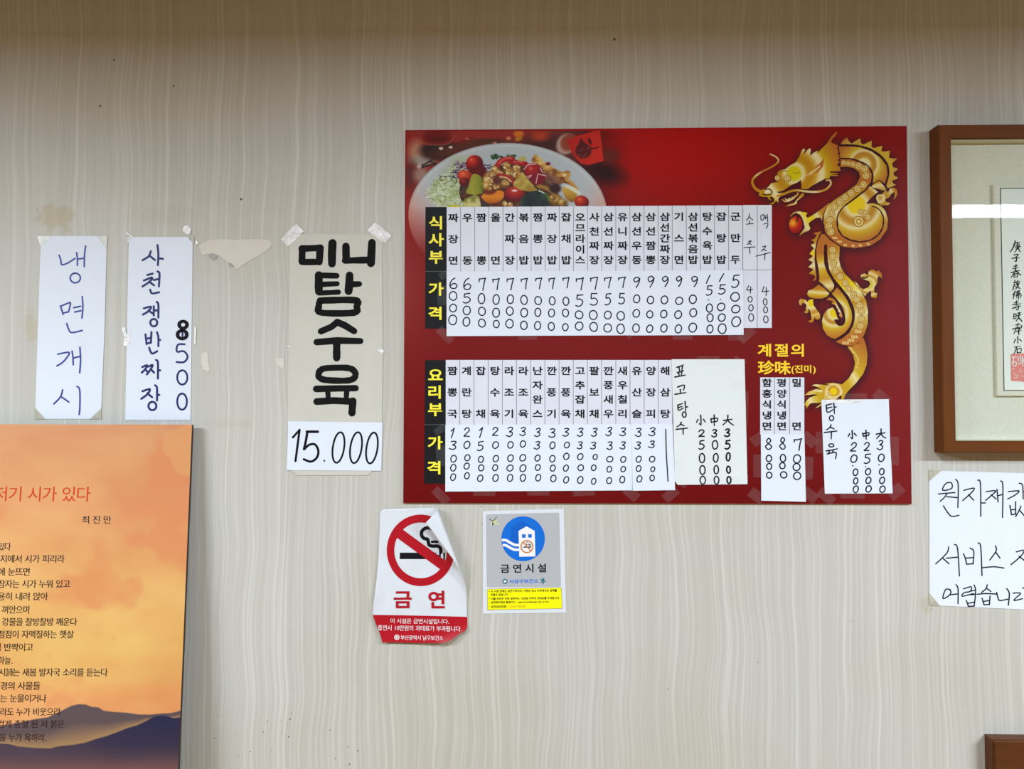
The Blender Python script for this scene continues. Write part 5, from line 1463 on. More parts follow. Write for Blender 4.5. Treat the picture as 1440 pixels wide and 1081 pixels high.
def bent_ink(name, ink, mat, parent, drop=DROP, lift=INK_S):
    f = [t for t in ink.f if not any((ink.v[i][0] - LA[0]) * NX + (ink.v[i][1] - LA[1]) * NY > drop for i in t)]
    return link_mesh(name, [sticker_point(x, y, lift) for x, y in ink.v], f, mat, parent)


ink = Ink()
oc = [Y1([(368 + 245 * math.cos(2 * math.pi * k / 120), 379 + 259 * math.sin(2 * math.pi * k / 120))])[0] for k in range(120)]
for k in range(6):      # in narrow rings so that the print can bend
    f0, f1 = 1 - 0.222 * k / 6, 1 - 0.222 * (k + 1) / 6
    ctr = Y1([(368, 379)])[0]
    ink.ring([(ctr[0] + (x - ctr[0]) * f0, ctr[1] + (y - ctr[1]) * f0) for x, y in oc], [(ctr[0] + (x - ctr[0]) * f1, ctr[1] + (y - ctr[1]) * f1) for x, y in oc])
def lerp_line(a, b, n=16): return [(a[0] + (b[0] - a[0]) * k / n, a[1] + (b[1] - a[1]) * k / n) for k in range(n + 1)]
bent_ink('prohibition_ring', ink, M['sticker_red'], stk)
ink = Ink()
for k in range(3): ink.stroke(Y1(lerp_line((217, 404 + 15 * k), (500 if k else 480, 404 + 15 * k), 30)), 16.5 / 5.147, smooth=False, cap=False)
for x in (508, 538): ink.stroke(Y1(lerp_line((x, 396), (x, 450), 8)), 12 / 5.147, smooth=False, cap=False)
ink.stroke(Y1([(455, 226), (425, 216), (396, 222), (376, 244), (376, 272), (392, 292), (416, 298), (424, 318), (430, 340), (455, 348), (490, 348), (510, 362), (514, 392)]), 25 / 5.147, sub=6)
ink.stroke(Y1([(450, 318), (470, 316), (488, 318)]), 18 / 5.147)
bent_ink('cigarette_print', ink, M['black_ink'], stk)
ink = Ink()
for k in (-1, 0, 1):
    ink.stroke(Y1([(x - 14 * k, y + 19 * k) for x, y in lerp_line((204, 248), (556, 505), 34)]), 25 / 5.147, smooth=False, cap=False)
for st in ink.v[:]: pass
f_keep = ink
o = link_mesh('prohibition_bar', [sticker_point(x, y, INK_S + 0.0003) for x, y in ink.v], ink.f, M['sticker_red'], stk, smooth=True)
ink = Ink()
ink.char('금', *Y1([(242, 733)])[0], 24.5, 25, True); ink.char('연', *Y1([(490, 735)])[0], 24.5, 25, True)
o = bent_ink('heading_lettering', ink, M['sticker_red'], stk, lift=0.0008); o['label'] = 'big red lettering'
band = Y1([(22, 846), (200, 848), (450, 853), (705, 860), (706, 935), (690, 962), (650, 982), (612, 1010), (575, 1035), (530, 1050), (400, 1050), (250, 1047), (180, 1044), (92, 1046), (78, 990), (42, 905)])
o = bent('red_band', band, M['sticker_red'], stk, INK_S); o['label'] = 'dark red printed band along the bottom'
ink = Ink()
ink.line('이 시설은 금연시설입니다.', *(Y1([(148, 0)])[0][0], Y1([(578, 0)])[0][0]), Y1([(0, 888)])[0][1], 7.0, False, 0.015)
ink.line('흡연시 10만원의 과태료가 부과됩니다.', Y1([(58, 0)])[0][0], Y1([(668, 0)])[0][0], Y1([(0, 938)])[0][1], 7.4, False, 0.015)
ink.line('부산광역시 남구보건소', Y1([(224, 0)])[0][0], Y1([(532, 0)])[0][0], Y1([(0, 1010)])[0][1], 6.8, False, 0.01)
c = Y1([(196, 1008)])[0]
ink.ring([(c[0] + 3.8 * math.cos(k * .314), c[1] + 3.8 * math.sin(k * .314)) for k in range(20)], [(c[0] + 2.7 * math.cos(k * .314), c[1] + 2.7 * math.sin(k * .314)) for k in range(20)])
ink.stroke([(c[0] - 2, c[1]), (c[0] + 2, c[1])], 1.5, cap=False); ink.stroke([(c[0], c[1] - 2), (c[0], c[1] + 2)], 1.5, cap=False)
o = link_mesh('small_lettering', [sticker_point(x, y, INK_S * 2) for x, y in ink.v], ink.f, M['white_print'], stk)

# ---------------------------------------------------------------- the flat grey, blue and yellow sticker
Y2, K2 = T(670, 710, 6.754), 6.754
def rounded(pts, r, n=5):
    out = []
    m = len(pts)
    for i in range(m):
        p, a, b = pts[i], pts[i - 1], pts[(i + 1) % m]
        da, db = math.dist(p, a), math.dist(p, b)
        s = (p[0] + (a[0] - p[0]) * r / da, p[1] + (a[1] - p[1]) * r / da); e2 = (p[0] + (b[0] - p[0]) * r / db, p[1] + (b[1] - p[1]) * r / db)
        for k in range(n + 1):
            t = k / n
            out.append(tuple((1 - t) ** 2 * s[j] + 2 * t * (1 - t) * p[j] + t * t * e2[j] for j in (0, 1)))
    return out


st2 = thing('facility_sticker', WALL.P(738, 861), 'square white sticker with a blue house disc above a yellow notice', 'sticker')
SB = 0.0005
sheet('backing', Y2([(62, 58), (830, 35), (852, 1022), (62, 1032)]), WALL, 0.0003, M['sticker_white'], st2, 0.0002)
M['sticker_grey'] = new_mat('sticker_grey_print', (164, 166, 170), 0.4, 0.4, 1.15)
M['sticker_blue'] = new_mat('sticker_blue_print', (6, 100, 196), 0.4, 0.4, 1.1)
M['sticker_deep'] = new_mat('sticker_deep_blue_print', (0, 88, 182), 0.4, 0.4, 1.1)
M['sticker_yellow'] = new_mat('sticker_yellow_print', (246, 228, 10), 0.4, 0.4, 1.1)
M['sticker_brown'] = new_mat('sticker_brown_print', (182, 118, 44), 0.4, 0.4, 1.1)
M['teal'] = new_mat('teal_print', (20, 104, 120), 0.4, 0.4, 1.1)
def decal(name, polys, mat, lift, label=None):
    ink = Ink()
    for p in polys: ink.poly(p)
    o = ink.build(name, WALL, mat, st2, SB + lift)
    if label: o['label'] = label
    return o
decal('grey_field', [rounded(Y2([(90, 88), (787, 71), (803, 776), (98, 780)]), 3)], M['sticker_grey'], 0.0001)
disc = [Y2([(443 + 207 * math.cos(k * .0785), 320 + 213 * math.sin(k * .0785))])[0] for k in range(80)]
decal('blue_disc', [disc], M['sticker_blue'], 0.0002, 'bright blue printed disc')
decal('house_shadow_print', [Y2([(328, 212), (432, 150), (520, 205), (475, 203), (400, 245), (402, 380), (330, 352)])], M['sticker_deep'], 0.0003)
ink = Ink()
ink.poly(Y2([(400, 245), (476, 202), (553, 245), (560, 487), (407, 490)]))
for d in (0, 48):
    ink.stroke(Y2([(240 + d * .2, 332 + d), (280, 334 + d), (325, 360 + d), (365, 378 + d * .95), (404, 380 + d * .9)]), 25 / K2, cap=False)
o = ink.build('house_print', WALL, M['white_print'], st2, SB + 0.0004); o['label'] = 'white house drawing with two waves'
decal('house_window_print', [Y2([(432, 277), (467, 277), (467, 310), (432, 310)]), Y2([(491, 276), (525, 276), (525, 309), (491, 309)])], M['sticker_blue'], 0.0005)
ink = Ink(); cc = Y2([(480, 394)])[0]
for st in ([(445, 399), (518, 399)],): ink.stroke(Y2(st), 11 / K2, cap=False)
ink.stroke(Y2([(486, 350), (472, 360), (478, 376), (500, 378), (510, 390)]), 6 / K2); ink.stroke(Y2([(500, 355), (500, 372), (518, 378), (520, 390)]), 5 / K2)
ink.build('cigarette_print', WALL, M['black_ink'], st2, SB + 0.0005)
ink = Ink()
ink.ring([(cc[0] + 9.1 * math.cos(k * .157), cc[1] + 9.3 * math.sin(k * .157)) for k in range(40)], [(cc[0] + 7.4 * math.cos(k * .157), cc[1] + 7.6 * math.sin(k * .157)) for k in range(40)])
ink.stroke(Y2([(440, 350), (520, 438)]), 11 / K2, cap=False)
ink.build('prohibition_ring', WALL, M['sticker_brown'], st2, SB + 0.0006)
ink = Ink()
for ch, x, y in (('금', 274, 602), ('연', 391, 601), ('시', 509, 599), ('설', 627, 597)): ink.char(ch, *Y2([(x, y)])[0], 12.4, 12.2, True, -0.02)
ink.build('heading_lettering', WALL, M['black_ink'], st2, SB + 0.0002)
ink = Ink(); ink.line('사상구보건소', Y2([(312, 0)])[0][0], Y2([(592, 0)])[0][0], Y2([(0, 725)])[0][1], 5.9, True, -0.02)
ink.build('office_lettering', WALL, M['sticker_blue'], st2, SB + 0.0002)
ink = Ink(); c = Y2([(271, 725)])[0]; ink.ellipse(c[0], c[1], 3.6, 3.7)
c2 = Y2([(632, 722)])[0]
for a in range(5): ink.stroke([c2, (c2[0] + 3.6 * math.cos(a * 1.256 - 1.2), c2[1] + 3.8 * math.sin(a * 1.256 - 1.2))], 1.5)
ink.ellipse(c2[0], c2[1] - 2.6, 1.2, 1.2, 12)
ink.build('emblem_print', WALL, M['teal'], st2, SB + 0.0002)
ink = Ink(); ink.stroke([(c[0] - 2, c[1]), (c[0] + 2, c[1])], 1.6, cap=False); ink.stroke([(c[0], c[1] - 2), (c[0], c[1] + 2)], 1.6, cap=False)
ink.build('cross_print', WALL, M['white_print'], st2, SB + 0.0003)
ink = Ink(); ink.stroke(Y2([(124, 132), (158, 148), (190, 116)]), 1.0); ink.stroke(Y2([(155, 165), (157, 188)]), 1.6)
ink.build('logo_print', WALL, M['navy_pen'], st2, SB + 0.0002)
ink = Ink(); ink.stroke(Y2([(140, 190), (150, 150), (185, 128)]), 1.3); ink.stroke(Y2([(165, 165), (190, 152)]), 2.0); ink.stroke(Y2([(175, 182), (190, 178), (214, 182)]), 1.8)
M['pale_yellow'] = new_mat('pale_yellow_print', (206, 208, 130), 0.4, 0.4, 1.1)
ink.build('logo_print', WALL, M['pale_yellow'], st2, SB + 0.0002)
yb = rounded(Y2([(101, 796), (808, 782), (816, 984), (104, 998)]), 2)
decal('notice_outline', [yb], M['rule'], 0.0001)
cxy = (sum(p[0] for p in yb) / len(yb), sum(p[1] for p in yb) / len(yb))
decal('yellow_field', [[(cxy[0] + (x - cxy[0]) * .991, cxy[1] + (y - cxy[1]) * .965) for x, y in yb]], M['sticker_yellow'], 0.0002, 'yellow notice box')
ink = Ink()
X2 = lambda x: 670 + x / K2
Yy = lambda y: 710 + y / K2
for tx, x0, x1, y in (('이 시설 전체는 금연구역이며, 지정된 장소 이외에서는 담배를', 136, 765, 818), ('피울수 없습니다.', 136, 306, 851), ('이를 위반한 자에 대하여는 10만원 이하의 과태료를 부과합니다.', 138, 795, 890),
                      ('금연정보제공 홈페이지:', 138, 378, 924), ('www.nosmokeguide.or.kr', 396, 690, 919), ('금연상담전화:', 138, 292, 965)):
    ink.line(tx, X2(x0), X2(x1), Yy(y), 3.5, True, -0.012)
for y in (821, 889, 927, 966): ink.stroke([(X2(116), Yy(y)), (X2(124), Yy(y))], 0.7)
ink.build('notice_lettering', WALL, M['black_ink'], st2, SB + 0.0003)
ink = Ink(); ink.line('1544-9030', X2(300), X2(466), Yy(962), 4.0, False, -0.012)
ink.build('telephone_lettering', WALL, M['sticker_brown'], st2, SB + 0.0003)

# ---------------------------------------------------------------- the sunset poem poster: stands a little off the wall at its foot
ZT = WALL.P(270, 597).z
POST = Surf(0.016, 0.066, ZT)
PX = lambda y: 270.0 - 19.6 * (y - 597) / 484.0                 # right edge
PO = [(-190, 596), (270, 597), (PX(1260), 1260), (-225, 1262)]
poem = thing('poem_poster', POST.P(20, 1261), 'orange sunset poster with a printed poem and dark mountains', 'poster')
sheet('panel', PO, POST, 0.006, M['dark_edge'], poem, -0.0062)
pp = Print(0, 0, 1, 1, 1)
W_P, H_P = 300, 470
uu, vv = np.meshgrid(np.linspace(0, 1, 420), np.linspace(0, 1, 700))
pp.nx, pp.ny = 420, 700
bl = lambda k: PO[0][k] * (1 - uu) * (1 - vv) + PO[1][k] * uu * (1 - vv) + PO[2][k] * uu * vv + PO[3][k] * (1 - uu) * vv
X, Y = bl(0), bl(1)
pp.X, pp.Y = X, Y
pp.A = np.ones_like(X, bool)
n1, n2, n3 = fbm(X, Y * 1.3, 90, 21), fbm(X, Y, 46, 31), fbm(X, Y * 3, 70, 41)
C = ramp(Y, [(596, (226, 154, 104)), (640, (230, 158, 104)), (720, (236, 166, 108)), (830, (238, 178, 106)), (900, (238, 182, 104)), (945, (236, 178, 102)), (975, (238, 166, 100)), (1000, (236, 160, 100))])
C += ((n1 - .5) * 26)[..., None] * np.array((.6, 1.2, .8)) + ((n3 - .5) * 16)[..., None] * np.array((.3, 1.0, .8))
d = np.clip((n2 + .55 * np.exp(-(((X - 243) / 34) ** 2 + ((Y - 705) / 70) ** 2)) - .62) / .2, 0, 1)[..., None]
C = C * (1 - .6 * d) + np.array((232, 142, 92)) * .6 * d
L2 = T(230, 600, 1.0)
bp_ = [(229, 618), (232, 608), (250, 602), (270, 600), (270, 660), (258, 668), (246, 660), (240, 645), (230, 636)]
msk = pp.inside(catmull(bp_, True, 4), X, Y)
C[msk] = C[msk] * .5 + np.array((236, 174, 108)) * .5
# far range, mist, near range
PK = T(0, 960, 4.8)
far = PK([(-900, 300), (-500, 180), (-200, 260), (0, 292), (130, 268), (230, 245), (320, 232), (400, 196), (480, 155), (530, 143), (580, 146), (620, 162), (665, 165), (700, 188), (770, 196), (850, 200), (930, 212),
          (1010, 214), (1100, 205), (1160, 203), (1215, 188), (1250, 190)])
near = PK([(-900, 420), (-400, 380), (0, 408), (60, 412), (120, 428), (230, 438), (340, 442), (390, 428), (490, 418), (580, 402), (640, 380), (720, 358), (800, 328), (860, 304), (920, 288), (990, 255), (1040, 228), (1090, 220),
           (1130, 224), (1170, 238), (1215, 232), (1250, 228)])
fy = np.interp(X, [p[0] for p in far], [p[1] for p in far]); ny_ = np.interp(X, [p[0] for p in near], [p[1] for p in near])
t = np.clip((Y - fy) / np.maximum(8, ny_ - fy), 0, 1.0)
fc = ramp(t, [(0, (96, 80, 84)), (.45, (98, 80, 82)), (.7, (134, 104, 86)), (1, (172, 134, 90))])
a = np.clip((Y - fy) / 1.0 + .5, 0, 1)[..., None]; C = C * (1 - a) + fc * a
ng = ramp(Y, [(1000, (52, 46, 72)), (1045, (58, 50, 72)), (1062, (80, 62, 72)), (1081, (122, 82, 80)), (1120, (170, 112, 86)), (1260, (200, 140, 96))])
dk = np.clip((X - 130) / 90, 0, 1)[..., None] * np.clip(1 - (Y - ny_) / 55, 0, 1)[..., None]
ng = ng * (1 - .6 * dk) + np.array((34, 36, 74)) * .6 * dk
lt = np.clip((150 - X) / 110, 0, 1)[..., None] * np.clip(1 - (Y - ny_) / 40, 0, 1)[..., None]
ng = ng * (1 - .5 * lt) + np.array((92, 74, 82)) * .5 * lt
a = np.clip((Y - ny_) / 1.0 + .5, 0, 1)[..., None]; C = C * (1 - a) + ng * a
pp.C = C
pp.build('printed_sunset', POST, 0.0, M['poster_print'], poem, 0.77, full=True)
PL = 0.0002
ink = Ink(); ink.line('저기 시가 있다', -8, 128, 694, 20.5, False, 0.003, 0.06)
o = ink.build('title_lettering', POST, M['orange_red'], poem, PL); o['label'] = 'orange red poem title'
ink = Ink()
for ch, x in (('최', 121), ('진', 136), ('만', 151)): ink.char(ch, x, 730.5, 10.4, 10.6, False)
Z3 = lambda x: x / 2.157
LINES = [('있다', -6, 33, 406), ('가지에서 시가 피리라', -22, 196, 443), ('에 눈뜨면', -6, 92, 482), ('잠자는 시가 누워 있고', -6, 213, 519), ('조용히 내려 앉아', -30, 146, 557), ('껴안으며', 6, 91, 597), ('강물을 찰방찰방 깨운다', 6, 234, 634),
         ('점점이 자맥질하는 햇살', -6, 224, 672), ('럼 반짝이고', -18, 101, 711), ('하늘.', -6, 40, 751), ('시詩는 새봄 발자국 소리를 듣는다', -4, 327, 787), ('풍경의 사물들', -22, 123, 828), ('우는 눈물이거나', -22, 141, 866),
         ('라도 누가 비웃으랴', 0, 184, 907), ('검게 충혈 된 저 붉은', -8, 196, 944), ('을 누가 욕하랴.', -2, 142, 985)]
for tx, x0, x1, y in LINES: ink.line(tx, Z3(x0), Z3(x1), 580 + y / 2.157, 11.0, False, 0.0, 0.05)
M['poem_ink'] = new_mat('dark_brown_ink', (58, 38, 34), 0.5, 0.3)
# a little heavier than the plain face: every stroke doubled by a hair
b = len(ink.v); ink.v += [(x + 0.28, y + 0.12) for x, y in ink.v]; ink.f += [tuple(i + b for i in f) for f in ink.f]
ink.build('poem_lettering', POST, M['poem_ink'], poem, PL)

# ---------------------------------------------------------------- the framed calligraphy on the right
FD = 0.027                                                       # how far the frame stands out
FR = Surf(FD)
a0, b0 = FR.P(1322.6, 175.2), FR.P(1323.5, 636.8)
i0, i1 = FR.P(1340.4, 194.0), FR.P(1341.6, 619.6)
xl, zt, zb = (a0.x + b0.x) / 2, a0.z, b0.z
il, it, ib = (i0.x + i1.x) / 2, i0.z, i1.z
FWID = 1.02
xr, ir = xl + FWID, xl + FWID - (il - xl)
pic = thing('picture_frame', (xl + FWID / 2, 0, zb), 'brown wooden picture frame under glass holding brush calligraphy', 'picture frame')


def rail(name, pts_out, pts_in, mat):
    """one mitred side of the frame: outer edge a-b, inner edge c-d, back on the wall, small bevel at the front"""
    (ax, az), (bx2, bz), (cx, cz), (dx, dz) = pts_out + pts_in
    bm = bmesh.new()
    def sec(ox, oz, ix, iz):
        e1 = 0.0022
        l = math.hypot(ix - ox, iz - oz); ux, uz = (ix - ox) / l, (iz - oz) / l
        return [bm.verts.new(p) for p in ((ox, -0.0005, oz), (ox, -FD + e1, oz), (ox + ux * e1, -FD, oz + uz * e1), (ix - ux * .001, -FD, iz - uz * .001), (ix, -FD + .001, iz), (ix, -0.0005, iz))]
    s, t_ = sec(ax, az, cx, cz), sec(bx2, bz, dx, dz)
    n = 6
    for i in range(n): bm.faces.new((s[i], s[(i + 1) % n], t_[(i + 1) % n], t_[i]))
    bm.faces.new(s[::-1]); bm.faces.new(t_)
    bmesh.ops.recalc_face_normals(bm, faces=bm.faces[:])
    return bm_object(name, bm, mat, pic)


rail('frame_rail', [(xl, zt), (xl, zb)], [(il, it), (il, ib)], M['wood'])
rail('frame_rail', [(xr, zt), (xr, zb)], [(ir, it), (ir, ib)], M['wood'])
rail('frame_rail', [(xl, zt), (xr, zt)], [(il, it), (ir, it)], M['wood_across'])
rail('frame_rail', [(xl, zb), (xr, zb)], [(il, ib), (ir, ib)], M['wood_across'])
# silk backing with a scroll pattern
m = new_mat('pale_silk_backing', (216, 216, 196), 0.6, 0.25, 1.15); M['silk'] = m
N, L, bs = nodes_of(m)
tc = N.new('ShaderNodeTexCoord'); vz = N.new('ShaderNodeTexNoise'); vz.inputs['Scale'].default_value = 230; vz.inputs['Detail'].default_value = 1.5; vz.inputs['Distortion'].default_value = 2.2
L.new(tc.outputs['Object'], vz.inputs['Vector'])
cr = N.new('ShaderNodeValToRGB'); cr.color_ramp.elements[0].position = .46; cr.color_ramp.elements[1].position = .54
cA, cB = lin((209, 203, 186)) * 1.0, lin((214, 209, 196)) * 1.0
cr.color_ramp.elements[0].color = tuple(cA) + (1,); cr.color_ramp.elements[1].color = tuple(cB) + (1,)
L.new(vz.outputs['Fac'], cr.inputs[0]); L.new(cr.outputs[0], bs.inputs['Base Color'])
bp = N.new('ShaderNodeBump'); bp.inputs['Strength'].default_value = .2; bp.inputs['Distance'].default_value = .001; L.new(vz.outputs['Fac'], bp.inputs['Height']); L.new(bp.outputs[0], bs.inputs['Normal'])
bm = bmesh.new(); add_box(bm, (il, -0.006, ib), (ir, -0.0008, it)); bm_object('silk_backing', bm, M['silk'], pic)
M['liner'] = new_mat('pale_liner', (214, 209, 190), 0.7, 0.1)
bm = bmesh.new(); tl = 0.0016
for lo, hi_ in (((il, ib), (il + tl, it)), ((ir - tl, ib), (ir, it)), ((il + tl, it - tl), (ir - tl, it)), ((il + tl, ib), (ir - tl, ib + tl))):
    add_box(bm, (lo[0], -0.0204, lo[1]), (hi_[0], -0.006, hi_[1]))
bm_object('liner', bm, M['liner'], pic)
# raised mount, paper, border line, writing, seal
MD = 0.0105
MS, = (Surf(MD),)
m0, m1 = MS.P(1396.5, 259.5), MS.P(1398.5, 557)
mr = xr - (m0.x - xl)
bm = bmesh.new(); add_box(bm, (m0.x, -MD, m1.z), (mr, -0.006, m0.z))
bmesh.ops.bevel(bm, geom=[e_ for e_ in bm.edges if all(v.co.y < -0.0095 for v in e_.verts)], offset=0.001, segments=3, affect='EDGES')
mount = bm_object('mount', bm, M['silk'], pic)
M['rice_paper'] = add_noise_tint(new_mat('rice_paper', (212, 212, 207), 0.7, 0.2, 1.15), 30, 0.03)
r0, r1 = MS.P(1406.2, 264.3), MS.P(1408.2, 549.3)
rr = xr - (r0.x - xl)
bm = bmesh.new(); add_box(bm, (r0.x, -MD - 0.0003, r1.z), (rr, -MD, r0.z)); bm_object('paper', bm, M['rice_paper'], mount)
bm = bmesh.new(); lw = 0.0011; yy = -MD - 0.0005
for lo, hi_ in (((r0.x, r1.z), (r0.x + lw, r0.z)), ((rr - lw, r1.z), (rr, r0.z)), ((r0.x, r0.z - lw), (rr, r0.z)), ((r0.x, r1.z), (rr, r1.z + lw))):
    add_box(bm, (lo[0], yy, lo[1]), (hi_[0], yy + 0.0002, hi_[1]))
bm_object('border_line', bm, M['black_ink'], mount)
PAPER = Surf(MD + 0.0003)
J1, J2 = T(1380, 320, 9.0), T(1380, 420, 7.717)
ink = Ink()
def brush(fr, s, items):
    for pts, w in items: ink.stroke(fr(pts), w / s, taper=.35)
brush(J1, 9, [([(425, 170), (440, 185)], 16), ([(415, 205), (450, 190), (490, 188)], 14), ([(420, 200), (405, 250), (368, 305)], 18), ([(435, 225), (480, 212)], 12), ([(430, 245), (500, 236)], 12), ([(462, 200), (455, 260), (425, 312)], 15),
              ([(440, 270), (470, 262)], 10), ([(470, 255), (480, 285), (494, 305)], 16), ([(485, 215), (480, 250)], 10),
              ([(415, 345), (470, 338), (440, 372)], 14), ([(390, 388), (440, 382), (487, 378)], 14), ([(440, 370), (448, 400), (440, 430), (425, 420)], 16),
              ([(408, 492), (462, 478)], 12), ([(400, 520), (470, 505)], 12), ([(375, 570), (430, 555), (485, 542)], 13), ([(440, 468), (430, 540), (380, 630)], 15), ([(445, 545), (475, 580), (500, 602)], 17),
              ([(418, 585), (412, 625)], 12), ([(418, 585), (458, 580), (455, 628)], 12), ([(416, 605), (455, 602)], 9), ([(412, 628), (455, 626)], 11),
              ([(410, 695), (490, 680)], 14), ([(425, 665), (425, 700)], 12), ([(460, 668), (455, 700)], 12), ([(420, 715), (400, 790)], 16), ([(440, 715), (470, 710)], 12), ([(450, 700), (465, 745), (492, 775)], 16), ([(480, 700), (450, 760), (430, 780)], 13), ([(435, 740), (450, 765)], 12),
              ([(430, 805), (400, 850)], 14), ([(418, 835), (405, 898)], 15), ([(440, 818), (490, 812)], 12), ([(440, 840), (500, 832)], 12), ([(438, 862), (505, 850), (490, 890)], 13), ([(458, 800), (448, 890)], 13), ([(478, 795), (470, 915)], 13),
              ([(420, 950), (470, 942)], 13), ([(400, 975), (500, 962)], 13), ([(448, 925), (442, 985)], 14), ([(395, 1020), (500, 990)], 14), ([(466, 985), (470, 1020), (455, 1042), (440, 1030)], 15), ([(425, 1005), (440, 1018)], 12)])
brush(J2, 7.717, [([(355, 165), (350, 220)], 12), ([(355, 170), (378, 165), (375, 215)], 11), ([(355, 192), (375, 190)], 9), ([(352, 218), (376, 212)], 10), ([(395, 158), (430, 150)], 12), ([(390, 185), (435, 170)], 11), ([(412, 150), (405, 200), (380, 240)], 14), ([(405, 205), (425, 225), (443, 245)], 15),
                  ([(375, 285), (430, 275)], 11), ([(400, 265), (395, 300)], 11), ([(340, 330), (390, 312), (440, 305)], 12), ([(440, 290), (435, 320)], 11), ([(375, 330), (355, 380)], 12), ([(385, 325), (420, 320), (395, 350)], 11), ([(380, 355), (430, 345)], 11), ([(405, 345), (408, 390)], 15), ([(405, 320), (425, 335)], 10),
                  ([(395, 412), (398, 485)], 13), ([(370, 440), (355, 480)], 12), ([(415, 440), (438, 460)], 12),
                  ([(360, 525), (425, 512)], 10), ([(385, 520), (372, 560), (355, 598)], 12), ([(390, 545), (390, 585)], 11), ([(392, 545), (432, 535), (430, 585)], 11), ([(390, 585), (430, 583)], 12)])
# the larger characters further right, beyond the photo's edge, are not shown; the signature column is
ink.build('calligraphy', PAPER, M['black_ink'], mount, 0.0003)
M['seal'] = add_noise_tint(new_mat('red_seal_ink', (206, 122, 116), 0.7, 0.2, 1.15), 160, 0.2)
ink = Ink(); ink.poly(rounded(J2([(318, 597), (512, 590), (516, 905), (322, 890)]), 2))
sl = ink.build('seal_print', PAPER, M['seal'], mount, 0.0002); sl['label'] = 'red square seal'
ink = Ink()
for pts in ([(330, 635), (385, 630)], [(352, 640), (345, 680), (332, 700)], [(345, 690), (348, 725), (375, 725), (378, 690), (345, 685)], [(425, 610), (428, 700), (400, 700)], [(405, 630), (400, 680)], [(445, 625), (448, 730)], [(450, 640), (463, 690)],
            [(335, 770), (360, 760)], [(345, 800), (385, 840), (400, 820)], [(420, 760), (440, 800)], [(350, 860), (400, 850)], [(430, 830), (455, 850)]):
    ink.stroke(J2(pts), 1.15 if pts[0][1] < 740 else .6)
ink.build('seal_characters', PAPER, M['rice_paper'], mount, 0.0004)
# glass
m = bpy.data.materials.new('clear_glass'); m.use_nodes = True; M['glass'] = m
N, L = m.node_tree.nodes, m.node_tree.links
N.remove(N['Principled BSDF'])
tr = N.new('ShaderNodeBsdfTransparent'); tr.inputs[0].default_value = (.96, .98, .97, 1)
gl = N.new('ShaderNodeBsdfGlossy'); gl.inputs['Roughness'].default_value = 0.0
fr_ = N.new('ShaderNodeFresnel'); fr_.inputs[0].default_value = 1.5
gm = N.new('ShaderNodeNewGeometry'); om = N.new('ShaderNodeMath'); om.operation = 'SUBTRACT'; om.inputs[0].default_value = 1.0
pm = N.new('ShaderNodeMath'); pm.operation = 'MULTIPLY'
L.new(gm.outputs['Backfacing'], om.inputs[1]); L.new(om.outputs[0], pm.inputs[0]); ar = N.new('ShaderNodeMath'); ar.operation = 'MULTIPLY'; ar.inputs[1].default_value = 0.22   # low-reflection picture glass
L.new(fr_.outputs[0], ar.inputs[0]); L.new(ar.outputs[0], pm.inputs[1])   # one reflection, at the pane's front
mx = N.new('ShaderNodeMixShader'); L.new(pm.outputs[0], mx.inputs[0]); L.new(tr.outputs[0], mx.inputs[1]); L.new(gl.outputs[0], mx.inputs[2])
L.new(mx.outputs[0], N['Material Output'].inputs['Surface'])
bm = bmesh.new(); add_box(bm, (il, -0.0225, ib), (ir, -0.0205, it)); o = bm_object('glass', bm, M['glass'], pic); o['label'] = 'clear glass pane'

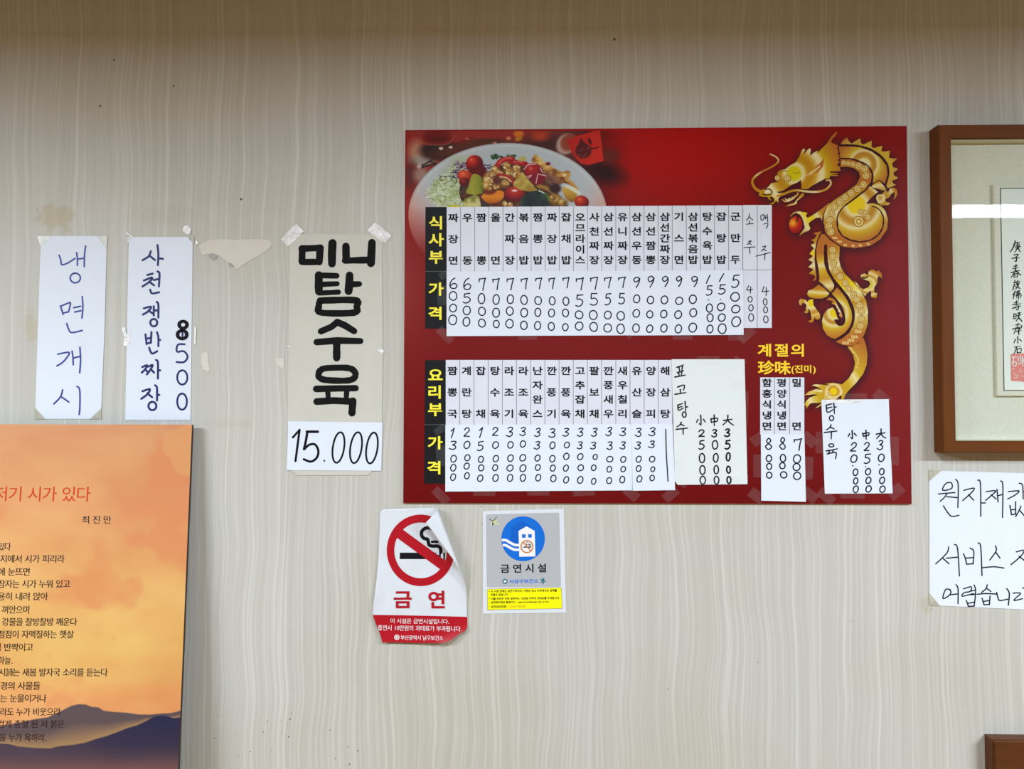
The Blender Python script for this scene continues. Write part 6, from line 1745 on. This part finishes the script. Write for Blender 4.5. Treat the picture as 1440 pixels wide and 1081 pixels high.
# ---------------------------------------------------------------- the handwritten notice below the frame
V2 = T(1280, 640, 4.506)
NT = paper('handwritten_notice', V2([(120, 97), (900, 118), (905, 985), (122, 950)]), WALL, M['paper'], 'wide white notice in black pen below the picture frame', 'notice', P0)
ink = Ink()
for st in ([(237, 172), (262, 176), (262, 210), (207, 222), (216, 190), (237, 172)], [(179, 245), (283, 236)], [(232, 245), (214, 270), (190, 291)], [(232, 262), (297, 268)], [(288, 152), (304, 185), (302, 331)], [(210, 320), (240, 366), (265, 387), (309, 380)],
           [(340, 222), (405, 208), (385, 240), (333, 286)], [(370, 250), (402, 285)], [(428, 158), (445, 180), (447, 386)], [(447, 302), (476, 302)],
           [(482, 230), (541, 225), (520, 250), (478, 286)], [(513, 250), (545, 277)], [(550, 215), (557, 296)], [(557, 256), (585, 248)], [(573, 163), (587, 190), (585, 393)],
           [(622, 230), (675, 225), (690, 229), (660, 255), (618, 276)], [(690, 177), (712, 190), (716, 276)], [(716, 230), (742, 230)], [(632, 318), (642, 376)], [(668, 294), (668, 373)], [(640, 346), (668, 342)], [(642, 377), (668, 372)], [(702, 322), (690, 350), (668, 389)], [(690, 345), (726, 386)],
           [(243, 580), (232, 620), (162, 688)], [(205, 650), (246, 687)], [(230, 652), (300, 645)], [(281, 565), (300, 590), (312, 764)],
           [(338, 624), (350, 655), (358, 690)], [(380, 588), (403, 610), (398, 689)], [(355, 651), (400, 648)], [(358, 690), (398, 687)], [(430, 555), (447, 580), (455, 762)],
           [(540, 573), (545, 605), (505, 663)], [(541, 612), (569, 651)], [(460, 712), (530, 706), (593, 714)],
           [(672, 612), (722, 602), (700, 640), (639, 693)], [(690, 640), (726, 668)], [(738, 640), (765, 638)], [(762, 560), (775, 590), (778, 740)],
           [(255, 852), (225, 850), (207, 906), (240, 893), (258, 870), (250, 850)], [(255, 884), (300, 878)], [(290, 820), (303, 845), (303, 940)],
           [(338, 846), (386, 833), (380, 862), (342, 870), (330, 893), (400, 876)], [(385, 860), (410, 855)], [(385, 884), (412, 880)], [(405, 822), (414, 850), (412, 900)], [(356, 920), (368, 955)], [(412, 903), (405, 956)], [(364, 938), (408, 930)], [(368, 957), (405, 955)],
           [(488, 820), (480, 845), (452, 869)], [(485, 843), (511, 862)], [(424, 880), (480, 876), (546, 879)], [(455, 905), (468, 946)], [(506, 892), (502, 946)], [(463, 926), (503, 920)], [(468, 947), (502, 945)],
           [(548, 868), (556, 900), (568, 920), (618, 911)], [(612, 845), (628, 875), (622, 950)],
           [(652, 873), (700, 874), (668, 905), (660, 920), (712, 908)], [(712, 838), (732, 860), (728, 955)], [(730, 890), (755, 890)]):
    ink.stroke(V2(st), 1.75)
ink.build('handwriting', WALL, M['pen'], NT, P0 + 0.0004)
tape(NT, V2([(118, 92), (200, 96), (120, 165)]), WALL, P0 + 0.0003, 'old_tape', 'yellowed tape over a corner')
tape(NT, V2([(120, 870), (190, 955), (122, 952)]), WALL, P0 + 0.0003, 'old_tape', 'yellowed tape over a corner')

# ---------------------------------------------------------------- the dark wooden plaque at the lower right corner
QD = 0.022
QS = Surf(QD)
q0 = QS.P(1396.5, 1040.5)
M['plaque_wood'] = add_noise_tint(new_mat('dark_varnished_wood', (84, 46, 20), 0.42, 0.2), 16, 0.35, 6, stretch=(1, 6, 4))
bm = bmesh.new(); add_box(bm, (q0.x, -QD, q0.z - 0.30), (q0.x + 0.42, -0.0005, q0.z))
bmesh.ops.bevel(bm, geom=[e_ for e_ in bm.edges if all(v.co.y < -0.02 for v in e_.verts)], offset=0.003, segments=3, affect='EDGES')
tag(bm_object('wooden_plaque', bm, M['plaque_wood'], origin=(q0.x + 0.21, 0, q0.z - 0.30), smooth=False), 'dark varnished wooden plaque on the wall, at the lower right below the notice', 'plaque')
